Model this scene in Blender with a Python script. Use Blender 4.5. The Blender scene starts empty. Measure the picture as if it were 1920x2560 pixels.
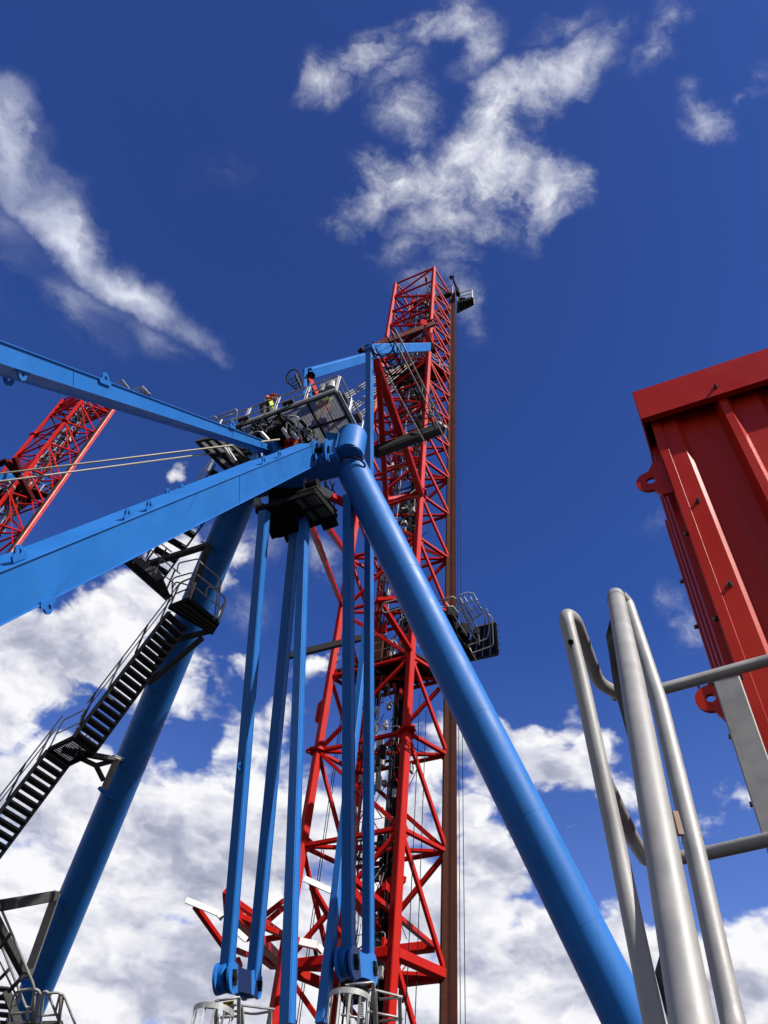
import bpy, bmesh, math, random
from mathutils import Vector as V, Matrix
random.seed(7)
S = bpy.context.scene
COL = S.collection

# ------------------------------------------------------------------ camera
F = 1923.0                                   # focal length in photograph pixels (1920 wide)
def _basis():
    up = V((1135 - 960, 1280 + 170, F)).normalized()      # world up seen from the camera (right, up, forward)
    fw = V((0, 0, 1)); y = (fw - up * fw.dot(up)).normalized()
    x = y.cross(up)
    if x.x < 0: x = -x
    return x, y, up
_X, _Y, _Z = _basis()
CAM = V((0, 0, 1.7))
def ray(px, py):
    c = V((px - 960, 1280 - py, F)) / F
    return V((_X.dot(c), _Y.dot(c), _Z.dot(c)))
def P(px, py, z): return CAM + ray(px, py) * z
def Ph(px, py, h):
    r = ray(px, py); return CAM + r * ((h - CAM.z) / r.z)
def Pd(px, py, d):
    r = ray(px, py); return CAM + r * (d / math.hypot(r.x, r.y))
camd = bpy.data.cameras.new('camera'); cam = bpy.data.objects.new('camera', camd); COL.objects.link(cam)
right = V((_X.x, _Y.x, _Z.x)); upv = V((_X.y, _Y.y, _Z.y)); fwd = V((_X.z, _Y.z, _Z.z))
R3 = Matrix((right, upv, -fwd)).transposed()
cam.matrix_world = Matrix.Translation(CAM) @ R3.to_4x4()
camd.sensor_fit = 'VERTICAL'; camd.sensor_height = 36; camd.lens = 36 * F / 2560
camd.clip_start = 0.05; camd.clip_end = 5000
S.camera = cam

# ------------------------------------------------------------------ sun, sky, exposure
SUN_DIR = V((0.492, -0.532, 0.69)).normalized()
SUN_STR = 5.0
SKY_STR = 0.05
sl = bpy.data.lights.new('sun', 'SUN'); sl.energy = SUN_STR; sl.angle = math.radians(0.53); sl.color = (1, .955, .89)
so = bpy.data.objects.new('sun', sl); COL.objects.link(so)
so.rotation_euler = SUN_DIR.to_track_quat('Z', 'Y').to_euler()
S.view_settings.view_transform = 'Standard'; S.view_settings.look = 'None'
S.view_settings.exposure = 0.95; S.view_settings.gamma = 1; S.view_settings.use_curve_mapping = False
S.cycles.max_bounces = 5; S.cycles.diffuse_bounces = 3; S.cycles.glossy_bounces = 3

class NT:
    def __init__(s, t): s.t = t
    def n(s, typ, **kw):
        nd = s.t.nodes.new(typ)
        for k, v in kw.items():
            if k.startswith('_'): setattr(nd, k[1:], v)
        return nd
    def link(s, a, b): s.t.links.new(a, b)
    def val(s, sock, v):
        if isinstance(v, bpy.types.NodeSocket): s.link(v, sock)
        else: sock.default_value = v
    def math(s, op, a, b=0.0, c=0.0, clamp=False):
        nd = s.n('ShaderNodeMath'); nd.operation = op; nd.use_clamp = clamp
        s.val(nd.inputs[0], a); s.val(nd.inputs[1], b); s.val(nd.inputs[2], c)
        return nd.outputs[0]
    def vmath(s, op, a, b=(0, 0, 0)):
        nd = s.n('ShaderNodeVectorMath'); nd.operation = op
        s.val(nd.inputs[0], a); s.val(nd.inputs[1], b)
        return nd.outputs['Value'] if op in ('LENGTH', 'DOT_PRODUCT') else nd.outputs[0]
    def noise(s, vec, scale, detail=6, rough=.55, dist=0, lac=2.0):
        nd = s.n('ShaderNodeTexNoise'); s.val(nd.inputs['Vector'], vec)
        nd.inputs['Scale'].default_value = scale; nd.inputs['Detail'].default_value = detail
        nd.inputs['Roughness'].default_value = rough; nd.inputs['Distortion'].default_value = dist
        nd.inputs['Lacunarity'].default_value = lac
        return nd.outputs[0], nd.outputs[1]
    def mr(s, v, a, b, c=0., d=1., smooth=False):
        nd = s.n('ShaderNodeMapRange'); nd.clamp = True
        if smooth: nd.interpolation_type = 'SMOOTHSTEP'
        s.val(nd.inputs[0], v)
        for i, q in enumerate((a, b, c, d)): s.val(nd.inputs[i + 1], q)
        return nd.outputs[0]
    def mix(s, f, a, b, typ='MIX'):
        nd = s.n('ShaderNodeMix'); nd.data_type = 'RGBA'; nd.blend_type = typ
        s.val(nd.inputs[0], f); s.val(nd.inputs[6], a); s.val(nd.inputs[7], b)
        return nd.outputs[2]

def sky():
    w = bpy.data.worlds.new('World'); S.world = w; w.use_nodes = True
    t = w.node_tree; t.nodes.clear(); k = NT(t)
    out = k.n('ShaderNodeOutputWorld'); bg = k.n('ShaderNodeBackground')
    st = k.n('ShaderNodeTexSky'); st.sky_type = 'NISHITA'; st.sun_disc = False
    st.sun_elevation = math.asin(SUN_DIR.z); st.sun_rotation = math.atan2(SUN_DIR.x, SUN_DIR.y)
    st.air_density = 1.0; st.dust_density = 0.35; st.ozone_density = 2.6
    tc = k.n('ShaderNodeTexCoord'); d = tc.outputs['Generated']
    sep = k.n('ShaderNodeSeparateXYZ'); k.link(d, sep.inputs[0]); z = sep.outputs[2]
    # deep polarised blue: the clear sky is scaled per channel
    base = k.mix(1.0, st.outputs[0], SKY_TINT, 'MULTIPLY')
    base = k.mix(1.0, base, k.mix(k.mr(z, 1.0, .3, 0, 1), (1, 1, 1, 1), (1.45, 1.75, 1.75, 1)), 'MULTIPLY')
    base = k.mix(1.0, base, k.mix(k.mr(z, .68, .30, 0, 1), (1, 1, 1, 1), (2.7, 1.65, 1.12, 1)), 'MULTIPLY')
    # ---- cloud fields, in sky directions
    def blob(field, px, py, rx, ry, ang=0, amp=1.0, mode='MAXIMUM', grow=1.0):
        rx *= grow; ry *= grow
        px *= 1920 / 1659; py *= 1920 / 1659; rx *= 1920 / 1659; ry *= 1920 / 1659
        c = ray(px, py).normalized()
        ca, sa = math.cos(math.radians(ang)), math.sin(math.radians(ang))
        e1 = ray(px + ca * 5, py - sa * 5).normalized() - c; e2 = ray(px + sa * 5, py + ca * 5).normalized() - c
        s1 = e1.length / 5 * rx; s2 = e2.length / 5 * ry
        e1.normalize(); e2 = (e2 - e1 * e2.dot(e1)).normalized(); e3 = e1.cross(e2)
        rot = Matrix((e1, e2, e3)).transposed().to_euler()
        m = k.n('ShaderNodeMapping'); m.vector_type = 'TEXTURE'
        src = dw if last[0] is None else k.vmath('ADD', dw, k.math('MULTIPLY', last[0], 1e-7))   # keeps the evaluation in sequence
        k.link(src, m.inputs[0])
        m.inputs['Location'].default_value = c; m.inputs['Rotation'].default_value = rot
        m.inputs['Scale'].default_value = (s1, s2, max(s1, s2) * 2)
        f = k.mr(k.vmath('LENGTH', m.outputs[0]), 1.0, 0.0, 0.0, amp)
        last[0] = f if field is None else k.math(mode, field, f)
        return last[0]
    last = [None]
    # wobble of the direction so that no blob keeps a smooth outline
    _, nc = k.noise(d, 5.0, 6, .6)
    wob = k.vmath('SUBTRACT', nc, (.5, .5, .5))
    sc = k.n('ShaderNodeVectorMath'); sc.operation = 'SCALE'; k.link(wob, sc.inputs[0]); sc.inputs['Scale'].default_value = .15
    dw = k.vmath('ADD', d, sc.outputs[0])
    # long streaks of ice cloud, drawn out along their own direction
    sf = None
    for b in STREAKS: sf = blob(sf, *b)
    s0 = ray(0, 324).normalized(); s1 = ray(590, 890).normalized(); e1 = (s1 - s0).normalized(); e2 = e1.cross((s0 + s1).normalized())
    cx = k.n('ShaderNodeCombineXYZ'); k.link(k.math('MULTIPLY', k.vmath('DOT_PRODUCT', dw, tuple(e1)), 3.2), cx.inputs[0]); k.link(k.math('MULTIPLY', k.vmath('DOT_PRODUCT', dw, tuple(e2)), 9.0), cx.inputs[1])
    sn1, _ = k.noise(cx.outputs[0], 1.6, 8, .60, .4)
    ssum = k.math('ADD', k.math('MULTIPLY', sf, 1.0), k.math('MULTIPLY', k.math('SUBTRACT', sn1, .5), 2.3))
    salpha = k.math('MULTIPLY', k.math('POWER', k.mr(ssum, -.1, 1.55, 0, 1), 1.8), k.mr(sf, 0.0, .6, 0, 1, True))
    last[0] = None
    # wisps, high
    wf = None
    for b in WISPS: wf = blob(wf, *b, grow=1.32)
    # fibres: noise squeezed across one direction and warped
    mp = k.n('ShaderNodeMapping'); k.link(dw, mp.inputs[0]); mp.inputs['Rotation'].default_value = (.3, .5, .9); mp.inputs['Scale'].default_value = (1.0, 2.3, 1.3)
    nw, _ = k.noise(mp.outputs[0], 7.5, 9, .66, .9)
    nw2, _ = k.noise(d, 26, 6, .68, .3)
    wsum = k.math('ADD', k.math('MULTIPLY', wf, 1.25), k.math('MULTIPLY', k.math('SUBTRACT', nw, .5), 2.5))
    wsum = k.math('ADD', wsum, k.math('MULTIPLY', k.math('SUBTRACT', nw2, .5), 2.0))
    walpha = k.math('POWER', k.mr(wsum, -.15, 1.6, 0, 1), 1.7)
    walpha = k.math('MULTIPLY', walpha, k.mr(wf, 0.0, .42, 0, 1, True))
    # generic faint cirrus elsewhere
    # cumulus, low
    low = k.mr(z, .77, .56, -.7, .86)            # nearly clear above 45 degrees, broken below
    low = k.math('ADD', low, k.mr(z, .52, .36, 0, .40))
    cf = None
    for b in HEAPS: cf = blob(cf, *b)
    hf = None
    for b in HOLES: hf = blob(hf, *b)
    mp2 = k.n('ShaderNodeMapping'); k.link(d, mp2.inputs[0]); mp2.inputs['Scale'].default_value = (1, 1, 1.7)
    def heap(v, det):
        n_, _ = k.noise(v, 3.4, det, .55, .1)
        vo = k.n('ShaderNodeTexVoronoi'); vo.feature = 'F1'; k.link(v, vo.inputs['Vector']); vo.inputs['Scale'].default_value = 7.0
        vo.inputs['Detail'].default_value = 3.0; vo.inputs['Roughness'].default_value = .52; vo.inputs['Lacunarity'].default_value = 2.3
        return k.math('ADD', k.math('MULTIPLY', k.math('SUBTRACT', n_, .5), 2.9), k.math('MULTIPLY', k.math('SUBTRACT', .42, vo.outputs['Distance']), 1.05))
    _, wn = k.noise(mp2.outputs[0], 9, 4, .6)
    wsc = k.n('ShaderNodeVectorMath'); wsc.operation = 'SCALE'; k.link(k.vmath('SUBTRACT', wn, (.5, .5, .5)), wsc.inputs[0]); wsc.inputs['Scale'].default_value = .085
    base_v = k.vmath('ADD', mp2.outputs[0], wsc.outputs[0])
    h1_ = heap(base_v, 8)
    h2_ = heap(k.vmath('ADD', base_v, tuple(V((SUN_DIR.x * .9, SUN_DIR.y * .2, 1.5)) * .024)), 5)
    nm, _ = k.noise(mp2.outputs[0], 2.6, 4, .55)
    nf, _ = k.noise(mp2.outputs[0], 30, 5, .62, .1)
    dens = k.math('ADD', low, h1_)
    dens = k.math('ADD', dens, k.math('MULTIPLY', cf, 1.65))
    dens = k.math('SUBTRACT', dens, k.math('MULTIPLY', hf, 1.8))
    dens = k.math('ADD', dens, k.math('MULTIPLY', k.math('SUBTRACT', nf, .5), .25))
    calpha = k.mr(dens, -.06, .5, 0, 1, True)
    lit = k.math('ADD', .76, k.math('MULTIPLY', k.math('SUBTRACT', h1_, h2_), .95))
    lit = k.math('ADD', lit, k.math('MULTIPLY', k.math('SUBTRACT', nm, .5), -1.2))
    lit = k.math('ADD', lit, k.math('MULTIPLY', k.math('SUBTRACT', nf, .5), .35))
    lit = k.math('SUBTRACT', lit, k.mr(dens, .3, 1.7, -.20, .30), clamp=True)
    cr = k.n('ShaderNodeValToRGB'); k.link(lit, cr.inputs[0])
    e = cr.color_ramp.elements
    e[0].position = 0; e[0].color = (.30, .32, .44, 1); e[1].position = 1; e[1].color = (.97, .97, .99, 1)
    a = e.new(.40); a.color = (.46, .48, .60, 1); a = e.new(.70); a.color = (.72, .73, .82, 1)
    # compose: sky strength applied here so clouds keep their own brightness
    sk = k.n('ShaderNodeVectorMath'); sk.operation = 'SCALE'; k.link(base, sk.inputs[0]); sk.inputs['Scale'].default_value = 1.0
    inv = .518 / SKY_STR
    def s(c): 
        nd = k.n('ShaderNodeVectorMath'); nd.operation = 'SCALE'; k.val(nd.inputs[0], c); nd.inputs['Scale'].default_value = inv
        return nd.outputs[0]
    c1 = k.mix(k.math('MULTIPLY', walpha, .88), sk.outputs[0], s((.90, .92, .98)))
    c1 = k.mix(k.math('MULTIPLY', salpha, .92), c1, s((.80, .84, .96)))
    c2 = k.mix(calpha, c1, s(cr.outputs[0]))
    k.link(c2, bg.inputs[0]); bg.inputs[1].default_value = SKY_STR
    k.link(bg.outputs[0], out.inputs[0])
    w.cycles.sampling_method = 'MANUAL'; w.cycles.sample_map_resolution = 512

SKY_TINT = (.36, .535, 1.13, 1)
# clouds as (x, y, half length, half width, angle, amount)
STREAKS = [(30,330,280,60,-52,1.35),(190,510,260,62,-50,1.5),(310,630,210,60,-42,1.3),(430,725,120,60,-38,.9),(480,770,60,40,-30,.7),
 (60,480,240,150,-48,.55),(190,650,190,110,-45,.6),(0,580,150,130,-45,.4),(120,400,220,90,-50,.6),(330,730,110,60,-40,.6),(0,250,120,80,-60,.8),(370,760,80,50,-30,.4)]
WISPS = [
 (690,190,90,50,50,.75),(780,110,110,50,35,.75),(890,60,120,50,10,.75),(960,45,70,70,0,.8),(1010,120,60,90,0,.6),(830,160,80,60,40,.45),
 (875,250,85,70,-30,.85),(850,195,50,50,0,.4),
 (1235,160,95,75,35,1.0),(1150,215,110,85,40,1.15),(1075,275,90,75,60,1.15),(1030,350,70,90,70,1.0),(1090,400,120,75,0,1.2),
 (1195,435,80,75,20,1.2),(960,420,130,70,-15,1.1),(870,400,110,60,-10,1.0),(800,440,90,60,30,.8),(1010,480,170,55,0,.85),
 (1000,560,60,70,0,.45),(1020,650,45,90,0,.5),(900,520,90,60,0,.4),(1150,510,80,40,0,.4),(940,600,80,50,0,.35),
 (1400,120,70,45,60,.62),(1440,50,60,45,0,.5),(1525,245,50,55,60,.62),(1500,190,40,40,0,.35),(1650,150,50,40,30,.5),(1600,185,26,16,30,.5),
 (1190,60,110,40,20,.35),(1290,80,60,50,20,.4),
 (480,400,110,60,0,.12),
 (1470,1330,70,55,-30,.55),(1500,1400,60,50,-30,.5),(1430,1130,50,40,0,.25),
 (700,1200,60,50,-40,.5),(520,1180,90,70,40,.6),(520,1320,60,60,0,.4),(600,1130,40,60,0,.4),
]
HEAPS = [
 (420,1030,90,80,40,1.0),(330,1260,360,140,20,1.45),(120,1380,300,170,10,1.4),(420,1180,120,90,40,1.0),(330,1450,220,120,0,.6),(40,1540,90,90,0,.7),(520,1430,110,60,30,.5),
 (640,1460,110,80,20,.55),(620,1560,120,90,0,.6),(500,1850,260,160,0,.45),(250,1800,260,140,0,.5),(100,1700,160,120,0,.6),
 (1180,1670,90,38,10,.52),(1250,1630,50,40,0,.5),(1040,1620,80,120,0,.6),(960,1600,120,100,0,.5),(1030,1760,70,70,0,.4),
 (1110,1890,130,90,-20,.8),(1050,1960,140,110,0,.6),(1200,2010,150,60,-20,.5),(1180,2120,220,100,-10,.6),(1400,2020,90,50,0,.35),
 (1600,2150,160,60,-10,.7),(1560,2190,160,50,0,.4),(900,1800,120,140,0,.4),(330,2050,260,130,0,.5),(700,2000,180,140,0,.4),
]
HOLES = [
 (440,1610,75,60,45,.62),(50,1440,120,34,-10,.4),(180,1480,80,30,-35,.35),(620,1240,200,80,30,.5),(680,1400,120,46,20,.42),(520,1370,70,30,20,.35),
 (400,1950,150,40,0,.28),(520,1700,60,90,20,.30),(1420,1880,230,200,0,1.0),(1180,1780,100,60,10,.6),(1240,1760,120,70,20,.6),
 (1500,1600,220,200,0,1),(1600,1850,190,190,0,1.1),(1120,1560,80,50,0,.5),(1250,1890,60,60,0,.4),(1480,2080,110,50,0,.35),(60,1130,150,50,20,.3),(1580,2040,120,50,0,.3),
]
sky()

# ------------------------------------------------------------------ materials
MATS = {}
def mat(name, col, rough=.5, metal=0., var=.15, scale=3., spots=None, spot_amt=.0, coat=0., bump=.0, bump_scale=40., spec=.5, streak=False, fine=60):
    col = tuple(x * .57 for x in col); spots = tuple(x * .57 for x in spots) if spots else None
    m = bpy.data.materials.new(name); m.use_nodes = True
    t = m.node_tree; b = t.nodes['Principled BSDF']; k = NT(t)
    tc = k.n('ShaderNodeTexCoord'); geo = k.n('ShaderNodeNewGeometry'); vec = geo.outputs['Position']
    n1, _ = k.noise(vec, scale, 8, .6); n2, _ = k.noise(vec, fine, 3, .6)
    c = tuple(col) + (1,)
    dark = tuple(x * (1 - var) for x in col) + (1,); lite = tuple(min(1, x * (1 + var * .8)) for x in col) + (1,)
    f = k.mr(k.math('ADD', k.math('MULTIPLY', n1, .7), k.math('MULTIPLY', n2, .3)), .32, .68)
    cc = k.mix(f, dark, lite)
    if streak:                                   # run-off dirt, long in the vertical
        mp = k.n('ShaderNodeMapping'); k.link(vec, mp.inputs[0]); mp.inputs['Scale'].default_value = (7, 7, .5)
        n4, _ = k.noise(mp.outputs[0], 1.0, 5, .6)
        cc = k.mix(k.mr(n4, .55, .8, 0, .45), cc, tuple(x * .45 for x in col) + (1,))
    if spots:
        n3, _ = k.noise(vec, scale * 4, 9, .68)
        cc = k.mix(k.mr(n3, .60 - spot_amt * .2, .66, 0, .75), cc, tuple(spots) + (1,))
    k.link(cc, b.inputs['Base Color'])
    k.link(k.mr(n1, .3, .7, max(.05, rough - .08), min(1, rough + .1)), b.inputs['Roughness'])
    b.inputs['Metallic'].default_value = metal; b.inputs['Coat Weight'].default_value = coat; b.inputs['Coat Roughness'].default_value = .22
    b.inputs['Specular IOR Level'].default_value = spec
    if bump:
        bp = k.n('ShaderNodeBump'); bp.inputs['Strength'].default_value = bump; bp.inputs['Distance'].default_value = .02
        nb, _ = k.noise(vec, bump_scale, 4, .55); k.link(nb, bp.inputs['Height']); k.link(bp.outputs[0], b.inputs['Normal'])
    MATS[name] = m; return m
BLUE = mat('blue_paint', (.015, .165, .54), .50, var=.13, scale=.9, spots=(.03, .15, .36), spot_amt=.03, bump=.03, bump_scale=2.2, streak=True, spec=.2)
RED = mat('red_paint', (.50, .007, .003), .55, var=.14, scale=1.3, spots=(.26, .012, .008), spot_amt=.06, bump=.03, bump_scale=3, streak=True, spec=.08)
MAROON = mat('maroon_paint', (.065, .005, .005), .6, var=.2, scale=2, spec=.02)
DRED = mat('container_red_paint', (.50, .017, .002), .38, var=.10, scale=2.0, bump=.05, bump_scale=5, streak=False, fine=160, spec=.16)
GALV = mat('galvanised_steel', (.40, .40, .39), .50, .25, var=.28, scale=9, bump=.12, bump_scale=90, fine=240)
GALVN = mat('galvanised_tube', (.34, .335, .325), .52, .15, var=.2, scale=14, spots=(.33, .32, .30), spot_amt=.04, bump=.035, bump_scale=300, fine=500, spec=.35)
STEEL = mat('dull_steel', (.075, .075, .075), .7, 0, var=.3, scale=6, bump=.1, spec=.06)
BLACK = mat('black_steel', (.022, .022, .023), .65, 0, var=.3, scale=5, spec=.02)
BROWN = mat('primer_brown', (.075, .024, .015), .6, 0, var=.22, scale=1.2, spots=(.08, .035, .025), spot_amt=.1, streak=True, spec=.03)
GROOVE = mat('greasy_rail', (.12, .10, .085), .4, .5, var=.4, scale=2.5, streak=True)
WHITE = mat('white_paint', (.82, .82, .80), .5, var=.05, scale=3, spots=(.5, .47, .42), spot_amt=.02)
ROPE = mat('wire_rope', (.30, .27, .21), .6, .3, var=.3, scale=30)
CONC = mat('quay_concrete', (.035, .037, .04), .85, var=.3, scale=.3, bump=.2, bump_scale=10)
HIVIS = mat('hi_vis_yellow', (.62, .85, .03), .8, var=.1)
ORANGE = mat('orange_cloth', (.75, .12, .03), .8, var=.1)
NAVY = mat('dark_workwear', (.02, .022, .03), .85, var=.2)
SKIN = mat('skin', (.50, .28, .19), .6, var=.05)
YELLOW = mat('sign_yellow', (.80, .60, .02), .5, var=.05)
SIGNB = mat('sign_blue', (.03, .22, .42), .5, var=.05)
BOLT = mat('bolt_steel', (.16, .12, .10), .4, .6, var=.3, scale=60)
RUST = mat('rusty_weld', (.42, .27, .20), .8, .0, var=.3, scale=60)

# ------------------------------------------------------------------ mesh builder
class MB:
    def __init__(s): s.v = []; s.f = []; s.sm = []; s.mi = []; s.cur = 0
    def add(s, vs, fs, smooth=False):
        o = len(s.v); s.v += [V(x) for x in vs]
        for f in fs: s.f.append([o + i for i in f]); s.sm.append(smooth); s.mi.append(s.cur)
        return s
    def prism(s, p0, p1, side, up, prof):          # profile (a,b) swept along p0->p1
        n = len(prof)
        vs = [p0 + side * a + up * b for a, b in prof] + [p1 + side * a + up * b for a, b in prof]
        fs = [(i, (i + 1) % n, n + (i + 1) % n, n + i) for i in range(n)] + [tuple(range(n))[::-1], tuple(range(n, 2 * n))]
        return s.add(vs, fs)
    def bar(s, p0, p1, w, h, up=None, ch=.0, w1=None, h1=None):  # box beam; w across, h along up
        p0 = V(p0); p1 = V(p1); d = (p1 - p0).normalized()
        up = V(up) if up is not None else V((0, 0, 1))
        if abs(d.dot(up.normalized())) > .985: up = V((0, 1, 0)) if abs(d.y) < .9 else V((1, 0, 0))
        side = d.cross(up).normalized(); u = side.cross(d).normalized()
        c = min(w, h) * .09 if ch == 0 else ch
        def ring(p, w, h):
            a, b = w / 2, h / 2
            return [p + side * x + u * y for x, y in ((-a + c, -b), (a - c, -b), (a, -b + c), (a, b - c), (a - c, b), (-a + c, b), (-a, b - c), (-a, -b + c))]
        vs = ring(p0, w, h) + ring(p1, w1 or w, h1 or h)
        fs = [(i, (i + 1) % 8, 8 + (i + 1) % 8, 8 + i) for i in range(8)] + [tuple(range(8))[::-1], tuple(range(8, 16))]
        return s.add(vs, fs)
    def sbar(s, p0, p1, w, h, up=None):            # cheap 4-sided bar
        p0 = V(p0); p1 = V(p1); d = (p1 - p0).normalized()
        up = V(up) if up is not None else V((0, 0, 1))
        if abs(d.dot(up.normalized())) > .985: up = V((0, 1, 0)) if abs(d.y) < .9 else V((1, 0, 0))
        side = d.cross(up).normalized(); u = side.cross(d).normalized(); a, b = w / 2, h / 2
        return s.prism(p0, p1, side, u, ((-a, -b), (a, -b), (a, b), (-a, b)))
    def tube(s, p0, p1, r, n=10, r1=None, cap=True):
        p0 = V(p0); p1 = V(p1); d = (p1 - p0).normalized(); q = d.to_track_quat('Z', 'Y')
        a = q @ V((1, 0, 0)); b = q @ V((0, 1, 0)); r1 = r if r1 is None else r1
        vs = [p0 + (a * math.cos(i * math.tau / n) + b * math.sin(i * math.tau / n)) * r for i in range(n)]
        vs += [p1 + (a * math.cos(i * math.tau / n) + b * math.sin(i * math.tau / n)) * r1 for i in range(n)]
        s.add(vs, [(i, (i + 1) % n, n + (i + 1) % n, n + i) for i in range(n)], True)
        if cap: s.add(vs, [tuple(range(n))[::-1], tuple(range(n, 2 * n))])
        return s
    def path(s, pts, r, n=8, fillet=0, closed=False, seg=4, cap=True):   # bent tube
        pts = [V(p) for p in pts]
        if fillet:
            q = [pts[0]]
            for a, b, c in zip(pts, pts[1:], pts[2:]):
                f = min(fillet, (a - b).length * .45, (c - b).length * .45)
                A = b + (a - b).normalized() * f; C = b + (c - b).normalized() * f
                for i in range(seg + 1):
                    t = i / seg; q.append(A * (1 - t) ** 2 + b * 2 * t * (1 - t) + C * t * t)
            q.append(pts[-1]); pts = q
        m = len(pts); rings = []; ref = None
        for i, p in enumerate(pts):
            if closed: d = (pts[(i + 1) % m] - pts[i - 1]).normalized()
            else: d = (pts[min(i + 1, m - 1)] - pts[max(i - 1, 0)]).normalized()
            if ref is None: ref = d.orthogonal().normalized()
            a = (ref - d * ref.dot(d)).normalized(); b = d.cross(a); ref = a
            rings.append([p + (a * math.cos(j * math.tau / n) + b * math.sin(j * math.tau / n)) * r for j in range(n)])
        vs = [v for rg in rings for v in rg]; fs = []
        for i in range(m if closed else m - 1):
            o = i * n; o2 = ((i + 1) % m) * n
            for j in range(n): fs.append((o + j, o + (j + 1) % n, o2 + (j + 1) % n, o2 + j))
        s.add(vs, fs, True)
        if cap and not closed: s.add(rings[0] + rings[-1], [tuple(range(n))[::-1], tuple(range(n, 2 * n))])
        return s
    def slab(s, pts, nrm, th):                     # planar polygon with thickness
        nrm = V(nrm).normalized(); n = len(pts); a = [V(p) + nrm * th / 2 for p in pts]; b = [V(p) - nrm * th / 2 for p in pts]
        return s.add(a + b, [tuple(range(n)), tuple(range(n, 2 * n))[::-1]] + [(i, n + i, n + (i + 1) % n, (i + 1) % n) for i in range(n)])
    def lug(s, c, along, out, r, hole, base, th, n=28):   # rounded plate with an eye, foot on a member
        c = V(c); along = V(along).normalized(); out = V(out); out = (out - along * out.dot(along)).normalized(); nr = along.cross(out)
        A = []; B = []
        for i in range(n):
            t = i * math.tau / n; dx, dy = math.cos(t), math.sin(t)
            if dy >= -.05: q = (dx * r, dy * r)
            else:
                k = base / -dy; x = max(-1.75 * r, min(1.75 * r, dx * k)); 
                q = (x, -base if abs(dx * k) <= 1.75 * r else dy / abs(dx) * 1.75 * r)
            A.append(c + along * q[0] + out * q[1]); B.append(c + along * dx * hole + out * dy * hole)
        h = nr * th / 2
        vs = [p + h for p in A] + [p + h for p in B] + [p - h for p in A] + [p - h for p in B]; fs = []
        for i in range(n):
            j = (i + 1) % n
            fs += [(i, j, n + j, n + i), (2 * n + j, 2 * n + i, 3 * n + i, 3 * n + j), (i, 2 * n + i, 2 * n + j, j), (n + j, 3 * n + j, 3 * n + i, n + i)]
        return s.add(vs, fs)
    def build(s, name, m, parent=None, origin=None):
        o0 = V(parent['_o']) if parent is not None else V(origin or (0, 0, 0))
        me = bpy.data.meshes.new(name)
        me.from_pydata([tuple(v - o0) for v in s.v], [], s.f); me.update()
        ms = m if isinstance(m, (list, tuple)) else [m]
        for x in ms: me.materials.append(x)
        me.polygons.foreach_set('use_smooth', s.sm)
        if len(ms) > 1: me.polygons.foreach_set('material_index', s.mi)
        bm = bmesh.new(); bm.from_mesh(me); bmesh.ops.remove_doubles(bm, verts=bm.verts, dist=1e-5); bmesh.ops.recalc_face_normals(bm, faces=bm.faces)
        for e in bm.edges:
            if len(e.link_faces) == 2 and e.calc_face_angle(0) > .7: e.smooth = False
        bm.to_mesh(me); bm.free()
        ob = bpy.data.objects.new(name, me); COL.objects.link(ob)
        if parent is not None: ob.parent = parent
        else: ob.location = o0
        ob['_o'] = tuple(o0)
        return ob
ALL = []
def tag(o, label, cat, group=None, kind=None):
    o['label'] = label; o['category'] = cat
    if group: o['group'] = group
    if kind: o['kind'] = kind
def thing(name, loc, label, cat, group=None):
    o = bpy.data.objects.new(name, None); COL.objects.link(o); o.location = V(loc); o['_o'] = tuple(V(loc)); o.empty_display_size = .3
    tag(o, label, cat, group); return o
def lerp(a, b, t): return V(a) * (1 - t) + V(b) * t
UP = V((0, 0, 1))

# crops of the photograph the coordinates below were read from
def crop(x0, y0, s): return lambda x, y: (x0 + x / s, y0 + y / s)
c1 = crop(460, 900, 3.318); cA = crop(0, 820, 2.074); cB = crop(450, 850, 2.074); c3 = crop(850, 640, 4.1475); c3o = crop(0, 1300, 2.765)
c2 = crop(750, 1400, 2.949); cE = crop(450, 2100, 2.074); cF = crop(1350, 820, 2.514); cG = crop(1300, 1700, 2.573); cD = crop(0, 2100, 4.1475)
c2p = crop(600, 1180, 4.253); cR = crop(900, 1100, 3.686); cL = crop(0, 940, 4.1475); cH = crop(450, 2180, 4.1475); cI = crop(720, 2140, 3.77)
cJ = crop(540, 1560, 2.676); cK = crop(900, 780, 6.146)

# ------------------------------------------------------------------ ground
g = MB(); g.add([(-2500, -2500, 0), (2500, -2500, 0), (2500, 2500, 0), (-2500, 2500, 0)], [(0, 1, 2, 3)])
go = g.build('ground', CONC); go['kind'] = 'structure'; go['label'] = 'dark wet quay surface'

# ------------------------------------------------------------------ shared fittings
def railing(parent, pts, h=1.1, mats=GALV, r=.021, posts=None, mid=True, name='railing_panel', up=UP, step=1.2, gap=.07):
    """guard rail as separate hooped panels along a line of points: every panel is a part"""
    for a, b in zip(pts, pts[1:]):
        a = V(a); b = V(b); L = (b - a).length; n = max(1, round(L / step))
        for i in range(n):
            p = lerp(a, b, i / n); q = lerp(a, b, (i + 1) / n); d = (q - p).normalized() * gap / 2
            p = p + d; q = q - d; m = MB()
            m.path([p, p + up * h, q + up * h, q], r, 6, fillet=.16, seg=3)
            if mid: m.path([p + up * h * .52, q + up * h * .52], r * .8, 6)
            m.build(name, mats, parent)
def grating(parent, o, u, v, lu, lv, pitch=.04, deep=.045, name='grating', m=GALV):
    mb = MB(); n = int(lv / pitch)
    for i in range(n + 1):
        p = o + v * (i * lv / n); mb.sbar(p, p + u * lu, .006, deep)
    k = int(lu / .1)
    for i in range(k + 1):
        p = o + u * (i * lu / k); mb.sbar(p, p + v * lv, .007, deep * .6)
    g = mb.build(name, m, parent); g['kind'] = 'stuff'
    return g
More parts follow.
